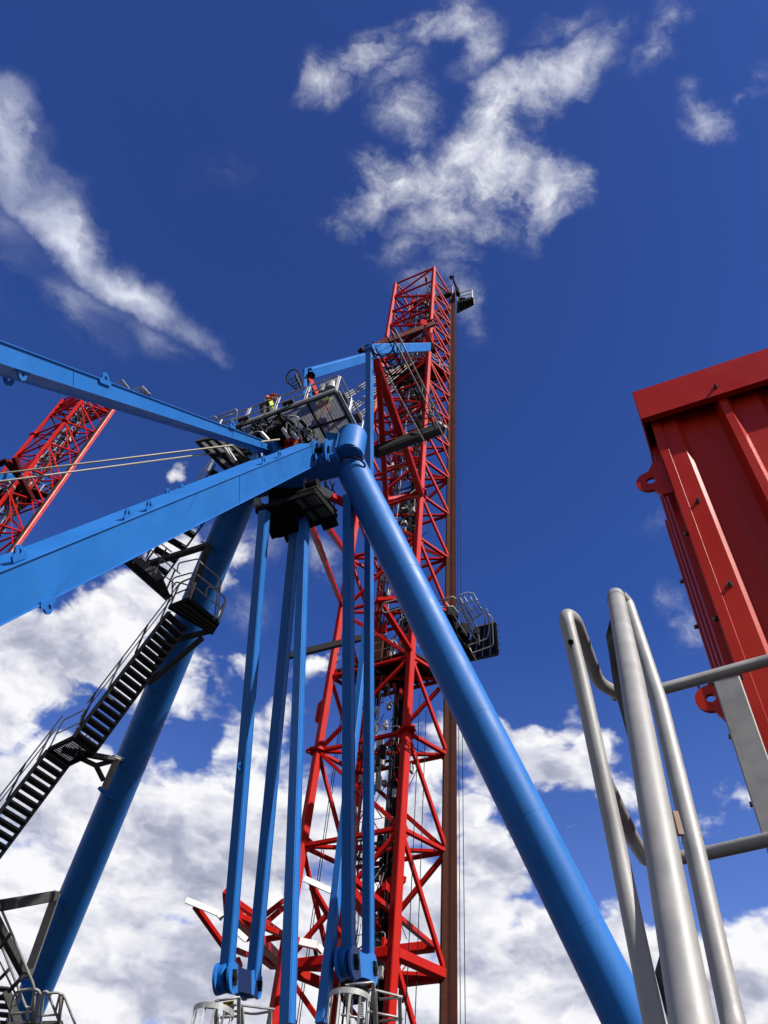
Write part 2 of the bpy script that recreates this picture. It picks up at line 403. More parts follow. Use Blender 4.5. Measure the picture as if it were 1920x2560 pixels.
def ladder(parent, p0, p1, side, back, w=.42, step=.3, cage=False, m=STEEL, rad=.02, hoop=.7, cageh=2.2, nm='ladder'):
    side = V(side).normalized(); back = V(back).normalized(); d = (p1 - p0).normalized(); L = (p1 - p0).length
    st = MB()
    for s in (-1, 1): st.sbar(p0 + side * s * w / 2, p1 + side * s * w / 2, .05, .02, back)
    lad = st.build(nm, m, parent)
    n = int(L / step); mb = MB()
    for i in range(1, n): mb.tube(p0 + d * i * L / n - side * w / 2, p0 + d * i * L / n + side * w / 2, .012, 5, cap=False)
    r = mb.build('rungs', m, lad); r['kind'] = 'stuff'
    if cage:
        hp = MB(); k = int((L - cageh) / .9); pos = [L - j * .9 for j in range(max(1, k + 1))]
        def arc(t, a): return p0 + d * t + side * math.cos(a) * .36 + back * (.06 + (hoop * .5) * (1 + 0) * math.sin(a) * 1.0 + hoop * .25 * math.sin(a))
        for t in pos: hp.path([arc(t, a * math.pi / 10) for a in range(11)], rad * .8, 5)
        for a in (0, 2.5, 5, 7.5, 10):
            hp.sbar(arc(pos[-1], a * math.pi / 10), arc(pos[0], a * math.pi / 10), .035, .01, back)
        hp.build('safety_cage', m, lad)
    return lad

# ------------------------------------------------------------------ red lattice towers
LEV = [0, 4.6, 8.9, 13.25, 17.7, 22.1, 26.35, 30.8, 35.2, 39.3, 43.2, 47.0, 50.6, 54.2, 57.7, 61.2, 64.6, 67.9, 71.2, 74.9, 78.5]
LEV2 = [0, 4.6, 9, 13.4, 17.7, 22, 26.4, 30.8, 35.1, 39.4, 43.7, 48.0, 52.3, 56.6, 60.4, 65.1, 69.3, 73.5, 74.6, 75.8, 77.0]
def lattice_tower(M, L, R, B, label, railmat, roff=.12, LEV=LEV, gs=1.0):
    M, L, R, B = [V((p[0], p[1], 0)) for p in (M, L, R, B)]
    T = thing('lattice_tower', (M + L + R + B) / 4, label, 'lattice tower', 'red lattice towers of the crane')
    at = lambda c, k: V((c.x, c.y, LEV[k]))
    out = (R - (L + M) / 2).normalized(); top = len(LEV) - 1
    cw = .33
    eL = (L - M).normalized(); eR = (R - M).normalized()
    for c, nm in ((M, 'chord'), (L, 'chord'), (B, 'chord')):
        for a, b in ((0, 3), (3, 5), (5, 9), (9, 16), (16, top)):            # chord sections bolted end to end
            w = cw * (1.06 if a < 5 else 1.0)
            MB().bar(at(c, a), at(c, b) - UP * .004, w, w * .92, up=(eR if c is not B else eL)).build(nm, RED, T)
    # rail chord: box with deep grooves, bolted stiffener plates
    rc = R + out * roff; Nn = V((-out.y, out.x, 0)); rt = LEV[19]
    MB().bar(at(R, 0) - out * .1, V((R.x, R.y, rt)) - out * .1, .26, .2, up=out).build('chord', BROWN, T)
    ri = MB(); W = .27
    # outer shell of rail section (U shapes), left groove towards the camera side
    fr = (V((0, 0, 0)) - rc); fr.z = 0; fr.normalize(); sd = V((-fr.y, fr.x, 0)) ; 
    if sd.x < 0: sd = -sd
    prof = [(-.26, -.10), (-.26, .10), (-.20, .10), (-.20, -.06), (-.10, -.06), (-.10, .08), (-.03, .08), (-.03, -.02), (.02, -.02), (.02, .12), (.27, .12), (.27, -.22), (-.26, -.22)]
    p0 = V((rc.x, rc.y, 0)); p1 = V((rc.x, rc.y, rt + .8))
    ri.prism(p0, p1, sd, fr, prof[::-1]); ri.build('guide_rail', railmat, T)
    MB().bar(p0 + sd * -.185 + fr * .06, p1 + sd * -.185 + fr * .06, .17, .14, up=fr).build('groove_fill', BLACK, T)  # black bar over the left groove: its deep shade as colour, not a fitted part
    MB().bar(p0 + sd * -.005 + fr * .03, p1 + sd * -.005 + fr * .03, .045, .1, up=fr).build('groove_fill', GROOVE, T)
    # rings, diagonals
    def br(a, b, w=.17, nm='diagonal_brace', h=None):
        d = (b - a).normalized() * cw * .45; MB().bar(a + d, b - d, w, h or w).build(nm, RED, T)
    kR = lambda k: V((R.x, R.y, min(LEV[k], rt)))
    for k in range(1, top + 1):
        big = .26 if k in (3,) else .165
        if k == 3: big = .34
        m_, l_, b_ = at(M, k), at(L, k), at(B, k); r_ = kR(k)
        br(m_, l_, big, 'ring_beam'); br(l_, b_, big * .9, 'ring_beam')
        if LEV[k] < rt + .5: br(m_, r_, big, 'ring_beam'); br(b_, r_, big * .9, 'ring_beam')
        if k % 1 == 0 and k < top: br(l_, r_, .14, 'plan_brace')
        if k < 20: 
            g = MB(); g.slab([r_ - out * .12 + UP * .36, r_ - out * .12 - UP * .36, r_ - out * .46 - UP * .06, r_ - out * .46 + UP * .10], Nn, .05); g.build('gusset_plate', RED, T)
    for k in range(0, top):
        m0, m1, l0, l1, b0, b1, r0, r1 = at(M, k), at(M, k + 1), at(L, k), at(L, k + 1), at(B, k), at(B, k + 1), kR(k), kR(k + 1)
        if k % 2 == 0: br(l1, m0, .16)
        else: br(m1, l0, .16)
        br(m1, r0, .155); br(l1, b0, .15)
        if k % 2 == 0: br(b1, r0, .17)
        else: br(r1, b0, .17)
        if k >= 11 and k < 19:      # secondary members of the upper section
            br(m1, (r0 + kR(max(0, k - 1))) / 2, .10, 'secondary_brace')
    for k in range(3, top):         # thin node plates welded where the braces meet the chords
        for c, q in ((M, eL), (L, -eL)):
            p = at(c, k) + q.cross(UP) * 0; g = MB(); w_ = .10
            g.slab([p + q * .14 + UP * .42, p + q * .50 + UP * .10, p + q * .50 - UP * .10, p + q * .14 - UP * .42], q.cross(UP), .03); g.build('node_plate', RED, T)
        c, q = M, eR; p = at(c, k); g = MB(); g.slab([p + q * .14 + UP * .40, p + q * .42 + UP * .05, p + q * .42 - UP * .15, p + q * .14 - UP * .50], q.cross(UP), .03); g.build('node_plate', RED, T)
    for k in (5, 9, 16):            # bolted chord joints
        for c in (M, L, B):
            fl = MB(); fl.tube(at(c, k) - UP * .07, at(c, k) + UP * .07, .34, 16); fl.build('joint_flange', RED, T)
            dd = (c - (M + L + R + B) / 4); dd.normalize()
            lg = MB(); cc = at(c, k) + dd * .38; sdd = V((-dd.y, dd.x, 0))
            lg.lug(cc, sdd, dd, .16, .06, .2, .09); lg.build('joint_lug', RED, T)
    for k, c, h in (((15, M, 0), (15, L, 0)) if gs == 1 else ((14, M, 0), (14, L, 0))):
        dd = (c - B).normalized() if c is M else (c - R).normalized()
        g = MB(); p = at(c, k); q = (L - M).normalized()
        g.slab([p + UP * 1.0 * gs + q * .05 * gs, p + UP * .55 * gs + q * .45 * gs, p - UP * .6 * gs + q * .5 * gs, p - UP * 1.1 * gs + q * .05 * gs, p - UP * 1.1 * gs - q * .25 * gs, p + UP * 1.0 * gs - q * .25 * gs], q.cross(UP), .42); g.build('gusset_plate', RED, T)
    g = MB(); p = V((L.x, L.y, 24.3)); q = (L - M).normalized()
    g.slab([p + UP * .75 + q * .15, p + UP * .5 + q * .42, p - UP * .5 + q * .42, p - UP * .75 + q * .15], q.cross(UP), .1); g.build('gusset_plate', RED, T)
    # ---- inside: ladders, landings, pipes, drag chain
    cen = (M + L + R + B) / 4; ax = eL; ay = (B - M).normalized()
    if (B - M).dot(ax) != 0: ay = UP.cross(ax).normalized(); ay = ay if ay.dot(B - M) > 0 else -ay
    I0 = cen + ax * .1 + ay * .3
    rnd = random.Random(3)
    for k in range(1, 19):
        h0, h1 = LEV[k], LEV[k + 1]
        s = 1 if k % 2 else -1
        b0 = V((I0.x, I0.y, h0)) + ax * .55 * s; 
        ladder(T, b0, V((b0.x, b0.y, h1 + .9)), ay, ax * s, cage=True, m=GALV if k % 2 else STEEL)
        # landing
        lp = V((I0.x, I0.y, h0 + .12)); u = ax * 1.9; v = ay * .9
        mb = MB(); cs = [lp - u * .5 - v * .5, lp + u * .5 - v * .5, lp + u * .5 + v * .5, lp - u * .5 + v * .5]
        for a, b in zip(cs, cs[1:] + cs[:1]): mb.sbar(a, b, .05, .12)
        for i in range(1, 22): mb.sbar(lerp(cs[0], cs[1], i / 22), lerp(cs[3], cs[2], i / 22), .012, .03)
        mb.build('landing', BLACK, T)
        railing(T, [cs[0], cs[1]], 1.05, GALV, .018, step=1.9); railing(T, [cs[3], cs[2]], 1.05, GALV, .018, step=1.9)
    def run(dx, dy, r, m, nm, h0=8, h1=76, wob=0):
        p = cen + ax * dx + ay * dy
        MB().path([V((p.x, p.y, h)) for h in [h0 + (h1 - h0) * i / 12 for i in range(13)]], r, 6).build(nm, m, T)
    for dx, dy, r, m in ((-.85, .3, .05, RED), (-.95, .15, .035, RED), (-.75, .42, .03, BLACK), (-.65, -.1, .025, BLACK), (.9, .5, .03, GALV), (-.3, .62, .022, GALV), (-.1, .64, .018, GALV), (-.5, .2, .02, GALV), (.3, -.2, .018, GALV), (.55, -.1, .03, BLACK), (1.0, .4, .025, BLACK), (-1.05, .45, .06, BROWN)):
        run(dx, dy, r, m, 'pipe')
    p = cen + ax * -.25 + ay * .75
    MB().sbar(V((p.x, p.y, 8)), V((p.x, p.y, 76)), .50, .08, ax.cross(UP)).build('cable_tray', BLACK, T)
    mb = MB(); p = cen + ax * -.62 + ay * .6; h = 8.0          # drag chain
    while h < 27.5:
        c0 = V((p.x, p.y, h)); mb.sbar(c0, c0 + UP * .10, .26, .16, ax)
        mb.sbar(c0 + UP * .105, c0 + UP * .135, .20, .10, ax); h += .14
    ch = mb.build('drag_chain', BLACK, T); ch['kind'] = 'stuff'
    mb = MB()                                               # clutter: clamps, hoses, junction boxes
    for i in range(640):
        h = rnd.uniform(12, 75); q = cen + ax * rnd.uniform(-1.2, 1.2) + ay * rnd.uniform(-.6, .8); q = V((q.x, q.y, h))
        mb.cur = rnd.choice((0, 0, 1, 2, 2, 2))
        if rnd.random() < .3: mb.bar(q, q + UP * rnd.uniform(.2, .7), rnd.uniform(.1, .3), rnd.uniform(.1, .25), up=ax)
        else:
            e = q + ax * rnd.uniform(-.7, .7) + ay * rnd.uniform(-.4, .4) + UP * rnd.uniform(-1.2, 1.2); mb.path([q, (q + e) / 2 + ay * rnd.uniform(-.2, .2), e], rnd.uniform(.012, .03), 5, fillet=.2, seg=2)
    cl = mb.build('hose_clutter', [BLACK, RED, GALV], T); cl['kind'] = 'stuff'
    for k in (9, 13, 17):
        q = V((cen.x, cen.y, LEV[k] + .5)) + ay * .5 + ax * .1
        MB().bar(q, q + UP * 1.1, .9, .5, up=ax).build('junction_box', BLACK, T)
    return T, (M, L, R, B, ax, ay, cen, out, sd, fr, rc)

Mp, Lp, Rp = (2.05, 26.92), (-1.62, 29.05), (4.0, 28.2)
Bp = (Lp[0] + Rp[0] - Mp[0], Lp[1] + Rp[1] - Mp[1])
T1, G1 = lattice_tower(Mp, Lp, Rp, Bp, 'tall red steel lattice tower in the middle with brown guide rail on its right edge', BROWN)
k2 = 56.5 / 27; b0 = V((math.sin(math.radians(-37.65)) * 56.3, math.cos(math.radians(-37.65)) * 56.3))
Mq = (b0.x, b0.y); Lq = (Mq[0] - 3.67, Mq[1] + 2.13); Rq = (Mq[0] + 3.1, Mq[1] + .9); Bq = (Lq[0] + Rq[0] - Mq[0], Lq[1] + Rq[1] - Mq[1])
T2, G2 = lattice_tower(Mq, Lq, Rq, Bq, 'farther red lattice tower seen between the two blue box beams', RED, LEV=LEV2, gs=1.7)
(M1, L1, R1, B1, ax, ay, cen, outv, sdv, frv, rcv) = G1

MB().bar(P(*cL(-160, 1062), 58), P(*cL(205, 1040), 64), .5, .62).build('arm_beam', BLUE, T2)
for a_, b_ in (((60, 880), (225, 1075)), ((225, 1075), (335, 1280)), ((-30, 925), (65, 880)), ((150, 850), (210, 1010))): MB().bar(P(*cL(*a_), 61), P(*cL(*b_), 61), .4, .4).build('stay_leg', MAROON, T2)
for a_ in ((40, 1130), (90, 1180), (20, 1220)): MB().path([P(*cL(a_[0] + x, a_[1] + y), 60) for x, y in ((0, 0), (40, -50), (70, -20), (35, 40))], .05, 6, fillet=.3).build('hooped_rail', GALV, T2)
for pl in ([(1215, 75), (1270, 40), (1340, 130)], [(1250, 60), (1320, 125)], [(1490, 105), (1450, 180)], [(1385, 145), (1480, 110), (1555, 190)], [(1500, 150), (1560, 190), (1520, 205)], [(1420, 165), (1530, 175)], [(1510, 130), (1495, 190)]):
    MB().path([P(*cL(x, y), 88) for x, y in pl], .09, 6).build('railing_panel', GALV, T2)
MB().bar(P(*cL(1200, 110), 88), P(*cL(1380, 190), 88), .5, .5).bar(P(*cL(1400, 200), 88), P(*cL(1550, 225), 88), .5, .4).build('walkway_beam', BLACK, T2)
# machinery floor in the middle tower
def ph(c, h): return V((c.x, c.y, h))
def floor_at(T, G, k, extra, nm='machinery_floor'):
    M, L, R, B, ax, ay, cen, out, sd, fr, rc = G; h = LEV[k] + .35
    fl = MB(); fl.slab([ph(M, h), ph(R, h), ph(B, h), ph(L, h)], UP, .12); fl.build(nm, BROWN, T)
    for i in range(1, 8):
        MB().sbar(lerp(ph(M, h - .14), ph(L, h - .14), i / 8), lerp(ph(R, h - .14), ph(B, h - .14), i / 8), .1, .18).build('floor_joist', BLACK, T)
    mb = MB().bar(ph(cen, h + .1) + ax * .5, ph(cen, h + 1.9) + ax * .5, 1.5, .9, up=ax); mb.build('machinery_cabinet', BROWN, T)
    railing(T, [ph(M, h), ph(R, h)], 1.1); railing(T, [ph(M, h), ph(L, h)], 1.1)
floor_at(T1, G1, 6, 0); floor_at(T1, G1, 14, 0); floor_at(T2, G2, 14, 0)
# knee braces at machinery level
for a, b in ((P(*c2(575, 285), 33.6), ph(M1, LEV[6] + .3)), (P(*c2(720, 290), 33.6), P(*c2(575, 300), 33.6))):
    MB().bar(a, b, .24, .24).build('knee_brace', RED, T1)
# hooped landing rail beside the blue strut
hr = MB(); q = [P(*c2(x, y), 33) for x, y in ((740, 285), (600, 320), (612, 395), (760, 350))]; hr.path(q, .035, 6, fillet=.3); hr.build('hooped_rail', GALV, T1)

# side service platform with cabinet (right of the rail)
h = 31.2
SP = thing('service_platform', Ph(*c2(1200, 720), h), 'grey service platform with dark cabinet and hooped ladder right of the brown guide rail', 'platform')
z_sp = 33.5
q = [c2(1225, 745), c2(1460, 695), c2(1440, 460), c2(1290, 500)]
pts = [P(*p, z_sp) for p in q]
nrm = (pts[1] - pts[0]).cross(pts[3] - pts[0]).normalized()
u = (pts[1] - pts[0]); w_ = (pts[3] - pts[0])
for i in range(4):
    a = i / 4 + .008; b = (i + 1) / 4 - .008
    MB().slab([pts[0] + u * a, pts[0] + u * b, lerp(pts[3], pts[2], b), lerp(pts[3], pts[2], a)], nrm, .05).build('wall_panel', BLACK, SP)
MB().bar(pts[0], pts[1], .1, .1).bar(pts[1], pts[2], .1, .1).bar(pts[3], pts[2], .08, .08).bar(pts[0], pts[3], .08, .08).build('panel_frame', STEEL, SP)
mb = MB(); bk = nrm if nrm.y > 0 else -nrm
for t in (.12, .32, .52, .72, .92): mb.sbar(lerp(pts[1], pts[2], t), lerp(pts[1], pts[2], t) + u.normalized() * .16, .03, .03)
mb.build('panel_clips', STEEL, SP)
fl = [P(*c2(x, y), 33.2) for x, y in ((1075, 400), (1110, 560), (1250, 740), (1290, 720), (1160, 545), (1120, 395))]
MB().slab(fl, UP, .08).build('walkway_deck', BLACK, SP)
def poly(parent, pl, r, m=GALV, nm='railing_panel', f=.12, z=33.0, cr=c2):
    MB().path([P(*cr(x, y), z) for x, y in pl], r, 6, fillet=f).build(nm, m, parent)
for pl in ([(1020, 300), (1035, 350), (1130, 340), (1140, 390)], [(1060, 285), (1130, 265), (1180, 330)], [(1060, 285), (1230, 560)], [(1130, 340), (1320, 620)], [(1020, 300), (1130, 270)],
           [(1150, 300), (1320, 560), (1320, 625)], [(1300, 420), (1380, 355), (1395, 500), (1380, 580), (1240, 630)], [(1365, 385), (1415, 420), (1425, 630), (1260, 690)], [(1240, 630), (1300, 745)], [(1365, 480), (1365, 385)]):
    poly(SP, pl, .03)
for pl in ([(1170, 260), (1240, 238), (1280, 245), (1340, 390)], [(1165, 270), (1230, 440), (1275, 445), (1340, 395)]): poly(SP, pl, .028, nm='safety_cage', f=0)
for a, b in (((1170, 260), (1270, 440)), ((1200, 250), (1300, 430)), ((1240, 238), (1320, 405)), ((1280, 245), (1340, 375)), ((1190, 325), (1310, 290)), ((1230, 385), (1335, 350))): poly(SP, [a, b], .022, nm='safety_cage', f=0)
for i in range(12):
    t = i / 11; a = (1175 + t * 95, 345 + t * 190); poly(SP, [a, (a[0] + 48, a[1] - 8)], .018, nm='rung', f=0)
poly(SP, [(1170, 330), (1275, 545)], .03, nm='ladder_stile'); poly(SP, [(1222, 325), (1322, 540)], .03, nm='ladder_stile')
for i, (x, y, w_, h_) in enumerate(((1180, 600, .5, .9), (1215, 560, .4, .6), (1120, 430, .5, .5), (1210, 640, .5, .6))):
    p = P(*c2(x, y), 33.4); MB().bar(p, p + UP * h_, w_, .4).build('junction_box', BLACK, SP)

# top platform
TP = thing('service_platform', Ph(*c3(1300, 540), 74), 'dark service platform with railings and lamp pole at the top of the middle tower', 'platform')
hT = 73.6
A = Ph(*c3(1390, 500), hT); Bc = Ph(*c3(1210, 590), hT); Lf = Ph(*c3(760, 520), hT)
dirx = (Bc - Lf).normalized(); a0 = Ph(*c3(1205, 480), hT)
deck = [Bc, A, Ph(*c3(1375, 430), hT + .0), Ph(*c3(1215, 470), hT)]
MB().slab(deck, UP, .35).build('deck', BLACK, TP)
for i in range(5):
    a = lerp(deck[0], deck[1], .15 + i * .17); b = lerp(deck[3], deck[2], .15 + i * .17); MB().sbar(a - UP * .25, b - UP * .25, .12, .15).build('deck_joist', STEEL, TP)
MB().slab([Ph(*c3(760, 535), hT), Ph(*c3(1160, 410), hT), Ph(*c3(1150, 375), hT), Ph(*c3(760, 500), hT)], UP, .3).build('walkway_deck', BLACK, TP)
railing(TP, [deck[3], deck[2], deck[1]], 2.0, GALV, .05, step=2.2)
railing(TP, [Ph(*c3(780, 510), hT), Ph(*c3(1170, 385), hT)], 2.0, GALV, .045, step=1.6)
pp = Ph(*c3(1225, 400), hT); 
MB().path([pp, P(*c3(1215, 345), 78)], .22, 8).path([P(*c3(1215, 345), 78), P(*c3(1160, 215), 80)], .11, 8).build('lamp_pole', BLACK, TP)
MB().bar(P(*c3(1160, 235), 80), P(*c3(1160, 210), 80), .5, .4).build('lamp_head', BLACK, TP)
MB().path([P(*c3(940, 440), 79), P(*c3(890, 270), 81)], .06, 6).build('mast_pole', STEEL, TP); MB().path([P(*c3(895, 265), 81), P(*c3(893, 212), 81)], .14, 8).build('beacon', RED, TP)
for x in (1230, 1260, 1285): MB().bar(P(*c3(x, 440), 78), P(*c3(x + 15, 500), 77.5), .3, .3).build('sheave_block', BLACK, TP)

# falling ropes of the tower
def rope(pts, r, label, group, m=ROPE, name='wire_rope', n=6):
    o = pts[0]; ob = MB().path(pts, r, n).build(name, m, origin=o); tag(ob, label, 'rope', group); return ob
for i, dx in enumerate((.46, .62)):
    p = V((rcv.x, rcv.y, 0)) + sdv * (dx - .10)
    rope([ph(p, 4), ph(p, 74)], .014, ('inner','outer')[i] + ' thin dark wire hanging beside the brown guide rail of the middle tower', 'wires beside the brown guide rail', BLACK)
for x, y0, x2, y1, wh in ((885, 985, 845, 2212, 'left'), (930, 1110, 888, 2212, 'right')):
    a = P(*c2(x, y0), 34.5); b = Pd(*c2(x2, y1), math.hypot(a.x, a.y)); b2 = V((a.x, a.y, 4))
    rope([b2, a], .016, wh + ' one of two thin wires between the two right chords of the middle tower', 'wires inside the right half of the middle tower', BLACK)
for (xa, ya, wh) in ((290, 1330, 'left'), (305, 1130, 'right')):
    a = Pd(*c2(xa, ya), 31.2); rope([ph(a, 4), ph(a, 27)], .018, wh + ' one of two thin wires just right of the left chord of the middle tower', 'wires inside the left half of the middle tower', BLACK)

# ------------------------------------------------------------------ blue crane frame
HR = P(862, 1120, 25.2); HL = P(612, 1215, 26.4)
CF = thing('crane_frame', (HR + HL) / 2 * 1 - UP * 0, 'blue painted A-shaped crane frame of two round legs and two box beams', 'crane frame')
RLT = P(868, 1150, 25.4); RLB = P(1574, 2560, 15.6); dR = (RLB - RLT).normalized(); RLE = RLT + dR * ((RLT.z - .2) / -dR.z)
rR = .52
tl = MB().tube(RLT, RLE, rR, 72); RT = tl.build('round_leg', BLUE, CF)
for fr_ in ((945, 1262), (1050, 1420), (1215, 1787), (1330, 2040), (1455, 2318)):      # weld seams
    r_ = ray(*fr_); 
    best = min(((CAM + r_ * t - (RLT + dR * (CAM + r_ * t - RLT).dot(dR))).length, t) for t in [14 + i * .05 for i in range(260)])
    s_ = (CAM + r_ * best[1] - RLT).dot(dR); MB().tube(RLT + dR * (s_ - .009), RLT + dR * (s_ + .009), rR + .004, 72, cap=False).build('weld_seam', BLUE, RT)
for fx, fy in (cR(270, 1070), cG(430, 1685)):
    r_ = ray(fx, fy); best = min((abs((CAM + r_ * t - (RLT + dR * (CAM + r_ * t - RLT).dot(dR))).length - rR), t) for t in [14 + i * .02 for i in range(500)])
    hit = CAM + r_ * best[1]; ax_p = RLT + dR * (hit - RLT).dot(dR); o_ = (hit - ax_p).normalized()
    MB().lug(hit + o_ * .05, dR, o_, .075, .028, .09, .025).build('lifting_lug', BLUE, RT)
LLT = P(625, 1190, 26.2); LLB = P(55, 2560, 24.8); dLg = (LLB - LLT).normalized(); LLE = LLT + dLg * ((LLT.z - .2) / -dLg.z)
LT = MB().tube(LLT, LLE, .525, 64).build('round_leg', BLUE, CF)
for s_ in (4.6, 9.0, 13.4, 18.0, 22.5): MB().tube(LLT + dLg * (s_ - .01), LLT + dLg * (s_ + .01), .531, 64, cap=False).build('weld_seam', BLUE, LT)
# heads
def head(top, bot, r, nm='leg_head'):
    h_ = MB().tube(bot, top, r, 64).build(nm, BLUE, CF)
    MB().tube(bot - UP * .06, bot + UP * .0, r * 1.03, 6).build('head_skirt', BLUE, h_)
    return h_
hb = P(*cB(872, 605), 24.9); ht_ = hb + UP * 1.25
H1 = head(ht_, hb, .50)
MB().bar(ht_ + V((-.42, -.28, -.05)), hb + V((-.42, -.28, .0)), .05, .03).build('weld_seam', BLUE, H1)
mb = MB().path([P(*cB(835 + 62 * (1 + math.cos(a)), 640 - 30 * math.sin(a) + 12 * math.cos(a)), 24.6) for a in [math.pi * i / 12 for i in range(-1, 14)]], .035, 6); mb.build('collar_ring', BLACK, H1)
head(LLT + UP * .9, LLT - UP * .9, .5)
# cross head between the legs, in shade
xa = hb + V((-.2, .15, .55)); xb = LLT + V((.2, 0, .1))
MB().bar(xa - UP * .4, xb - UP * .4, .9, 1.0).build('cross_head', BLUE, CF)
MB().bar(hb + V((-.85, .15, .6)), hb + V((.0, .15, .6)), .6, 1.1).build('head_bracket', BLUE, CF)
# near box beam
def qbeam(nm, a, b, ha, hb_, w, extend=0, far=None):
    """box beam; a, b = (px, py_top, py_bottom, depth) of its camera side"""
    At = P(a[0], a[1], a[3]); Ab = P(a[0], a[2], a[3]); Bt = P(b[0], b[1], b[3]); Bb = P(b[0], b[2], b[3])
    n = (Bt - At).cross(Ab - At).normalized()
    if n.dot(CAM - At) > 0: n = -n
    if extend:
        Bt2 = Bt + (Bt - At).normalized() * extend; Bb2 = Bb + (Bb - Ab).normalized() * extend
    else: Bt2, Bb2 = Bt, Bb
    if far:
        fA = P(a[0], far[0], a[3] + far[2]) - Ab; fB = P(b[0], far[1], b[3] + far[2]) - Bb; fB2 = fB
        far_ = [At + fA, Ab + fA, Bb2 + fB2, Bt2 + fB2]
    else: far_ = [p + n * w for p in (At, Ab, Bb2, Bt2)]
    m = MB(); vs = [At, Ab, Bb2, Bt2] + far_
    m.add(vs, [(0, 1, 2, 3), (7, 6, 5, 4), (0, 3, 7, 4), (1, 5, 6, 2), (0, 4, 5, 1), (3, 2, 6, 7)])
    return m.build(nm, BLUE, CF), (At, Ab, Bt2, Bb2, n)
# right end, left end (source px)
x1, x0 = 794, 0
NBo, (nAt, nAb, nBt, nBb, nn) = qbeam('box_beam', (790, 1108, 1162, 24.6), (0, 1428, 1562, 9.7), 0, 0, .55, extend=4)
dnb = (nBt - nAt).normalized()
# flanges of the near beam: thin lip standing proud along both edges
MB().bar(nAt - nn * .012, nBt - nn * .012, .035, .018, up=(nAt - nAb).normalized()).build('edge_flange', BLUE, NBo)
MB().bar(nAb - nn * .012, nBb - nn * .012, .035, .018, up=(nAt - nAb).normalized()).build('edge_flange', BLUE, NBo)
# inner twin beam, farther side, its top showing above the near one
tw = []
NB2, (iAt, iAb, iBt, iBb, inn) = qbeam('box_beam', (700, 1131, 1180, 26.2), (0, 1410, 1500, 11.4), 0, 0, .3, extend=4)
upn = (nAt - nAb).normalized()
def lug_on(px, py, A_, B_, outd, parent, r=.10, z=None, base=.12, th=.03):
    r_ = ray(px, py); d = (B_ - A_).normalized()
    best = min(((CAM + r_ * t - (A_ + d * (CAM + r_ * t - A_).dot(d))).length, t) for t in [6 + i * .05 for i in range(420)])
    c = CAM + r_ * best[1]; MB().lug(c, d, outd, r, r * .42, base, th).build('lifting_lug', BLUE, parent)
for px, py in (cA(775, 918), cA(663, 960), cA(97, 1158), cA(1368, 685), cA(1450, 655)): lug_on(px, py, nAt, nBt, upn, NBo, .12 if px > 500 else .09)
for px, py in (cA(870, 856), cA(942, 830)): lug_on(px, py, iAt, iBt, upn, NB2, .11)
lug_on(*cA(250, 1448), nAb, nBb, -upn, NBo, .10, base=.12)
# plate splice mark
for t in (.355, .80): MB().bar(lerp(nAt, nBt, t) - nn * .004, lerp(nAb, nBb, t) - nn * .004, .012, .01).build('weld_seam', BLUE, NBo)
# fork end of the near beam
fe = P(*c1(1165, 745), 24.4)
MB().tube(fe - nn * .10, fe - nn * .03, .34, 32).build('fork_eye', BLUE, NBo); MB().tube(fe + nn * .30, fe + nn * .37, .34, 32).build('fork_eye', BLUE, NBo)
MB().tube(fe - nn * .13, fe + nn * .4, .09, 14).bar(fe - nn * .13 + upn * .12, fe - nn * .13 - upn * .12, .07, .05).build('pin', BLACK, NBo)
for xx in (1075, 1125):
    a = P(*c1(xx, 690), 24.55); b = P(*c1(xx + 45, 850), 24.4); MB().bar(a - nn * .08, b - nn * .08, .16, .05, up=dnb).build('end_stiffener', BLUE, NBo)
# upper box beam
UBo, (uAt, uAb, uBt, uBb, un) = qbeam('box_beam', (686, 1112, 1130, 25.5), (0, 853, 909, 12.3), 0, 0, .42, extend=5, far=(1142, 942, .42))
# bottom lip
MB().bar(uAb - un * .02, uBb - un * .02, .05, .02, up=(uAt - uAb).normalized()).build('edge_flange', BLUE, UBo)
MB().bar(uAt - un * .012, uBt - un * .012, .035, .02, up=(uAt - uAb).normalized()).build('edge_flange', BLUE, UBo)
upu = (uAt - uAb).normalized()
for t in (.2, .62): MB().bar(lerp(uAt, uBt, t) - un * .004, lerp(uAb, uBb, t) - un * .004, .012, .01).build('weld_seam', BLUE, UBo)
for px, py in (cA(545, 262), cA(1205, 500), ): lug_on(px, py, uAt, uBt, upu, UBo, .12)
lug_on(*cA(115, 240), uAb, uBb, -upu, UBo, .11)
lug_on(*cA(45, 262), uAb + un * .42, uBb + un * .42, -upu, UBo, .13)
MB().bar(P(*c1(720, 690), 25.2), P(*c1(760, 800), 25.2), .3, .5).build('fork_eye', BLUE, UBo)
MB().bar(P(*c1(690, 720), 25.6), P(*c1(860, 800), 25.6), .5, .6).build('head_bracket', BLUE, CF)

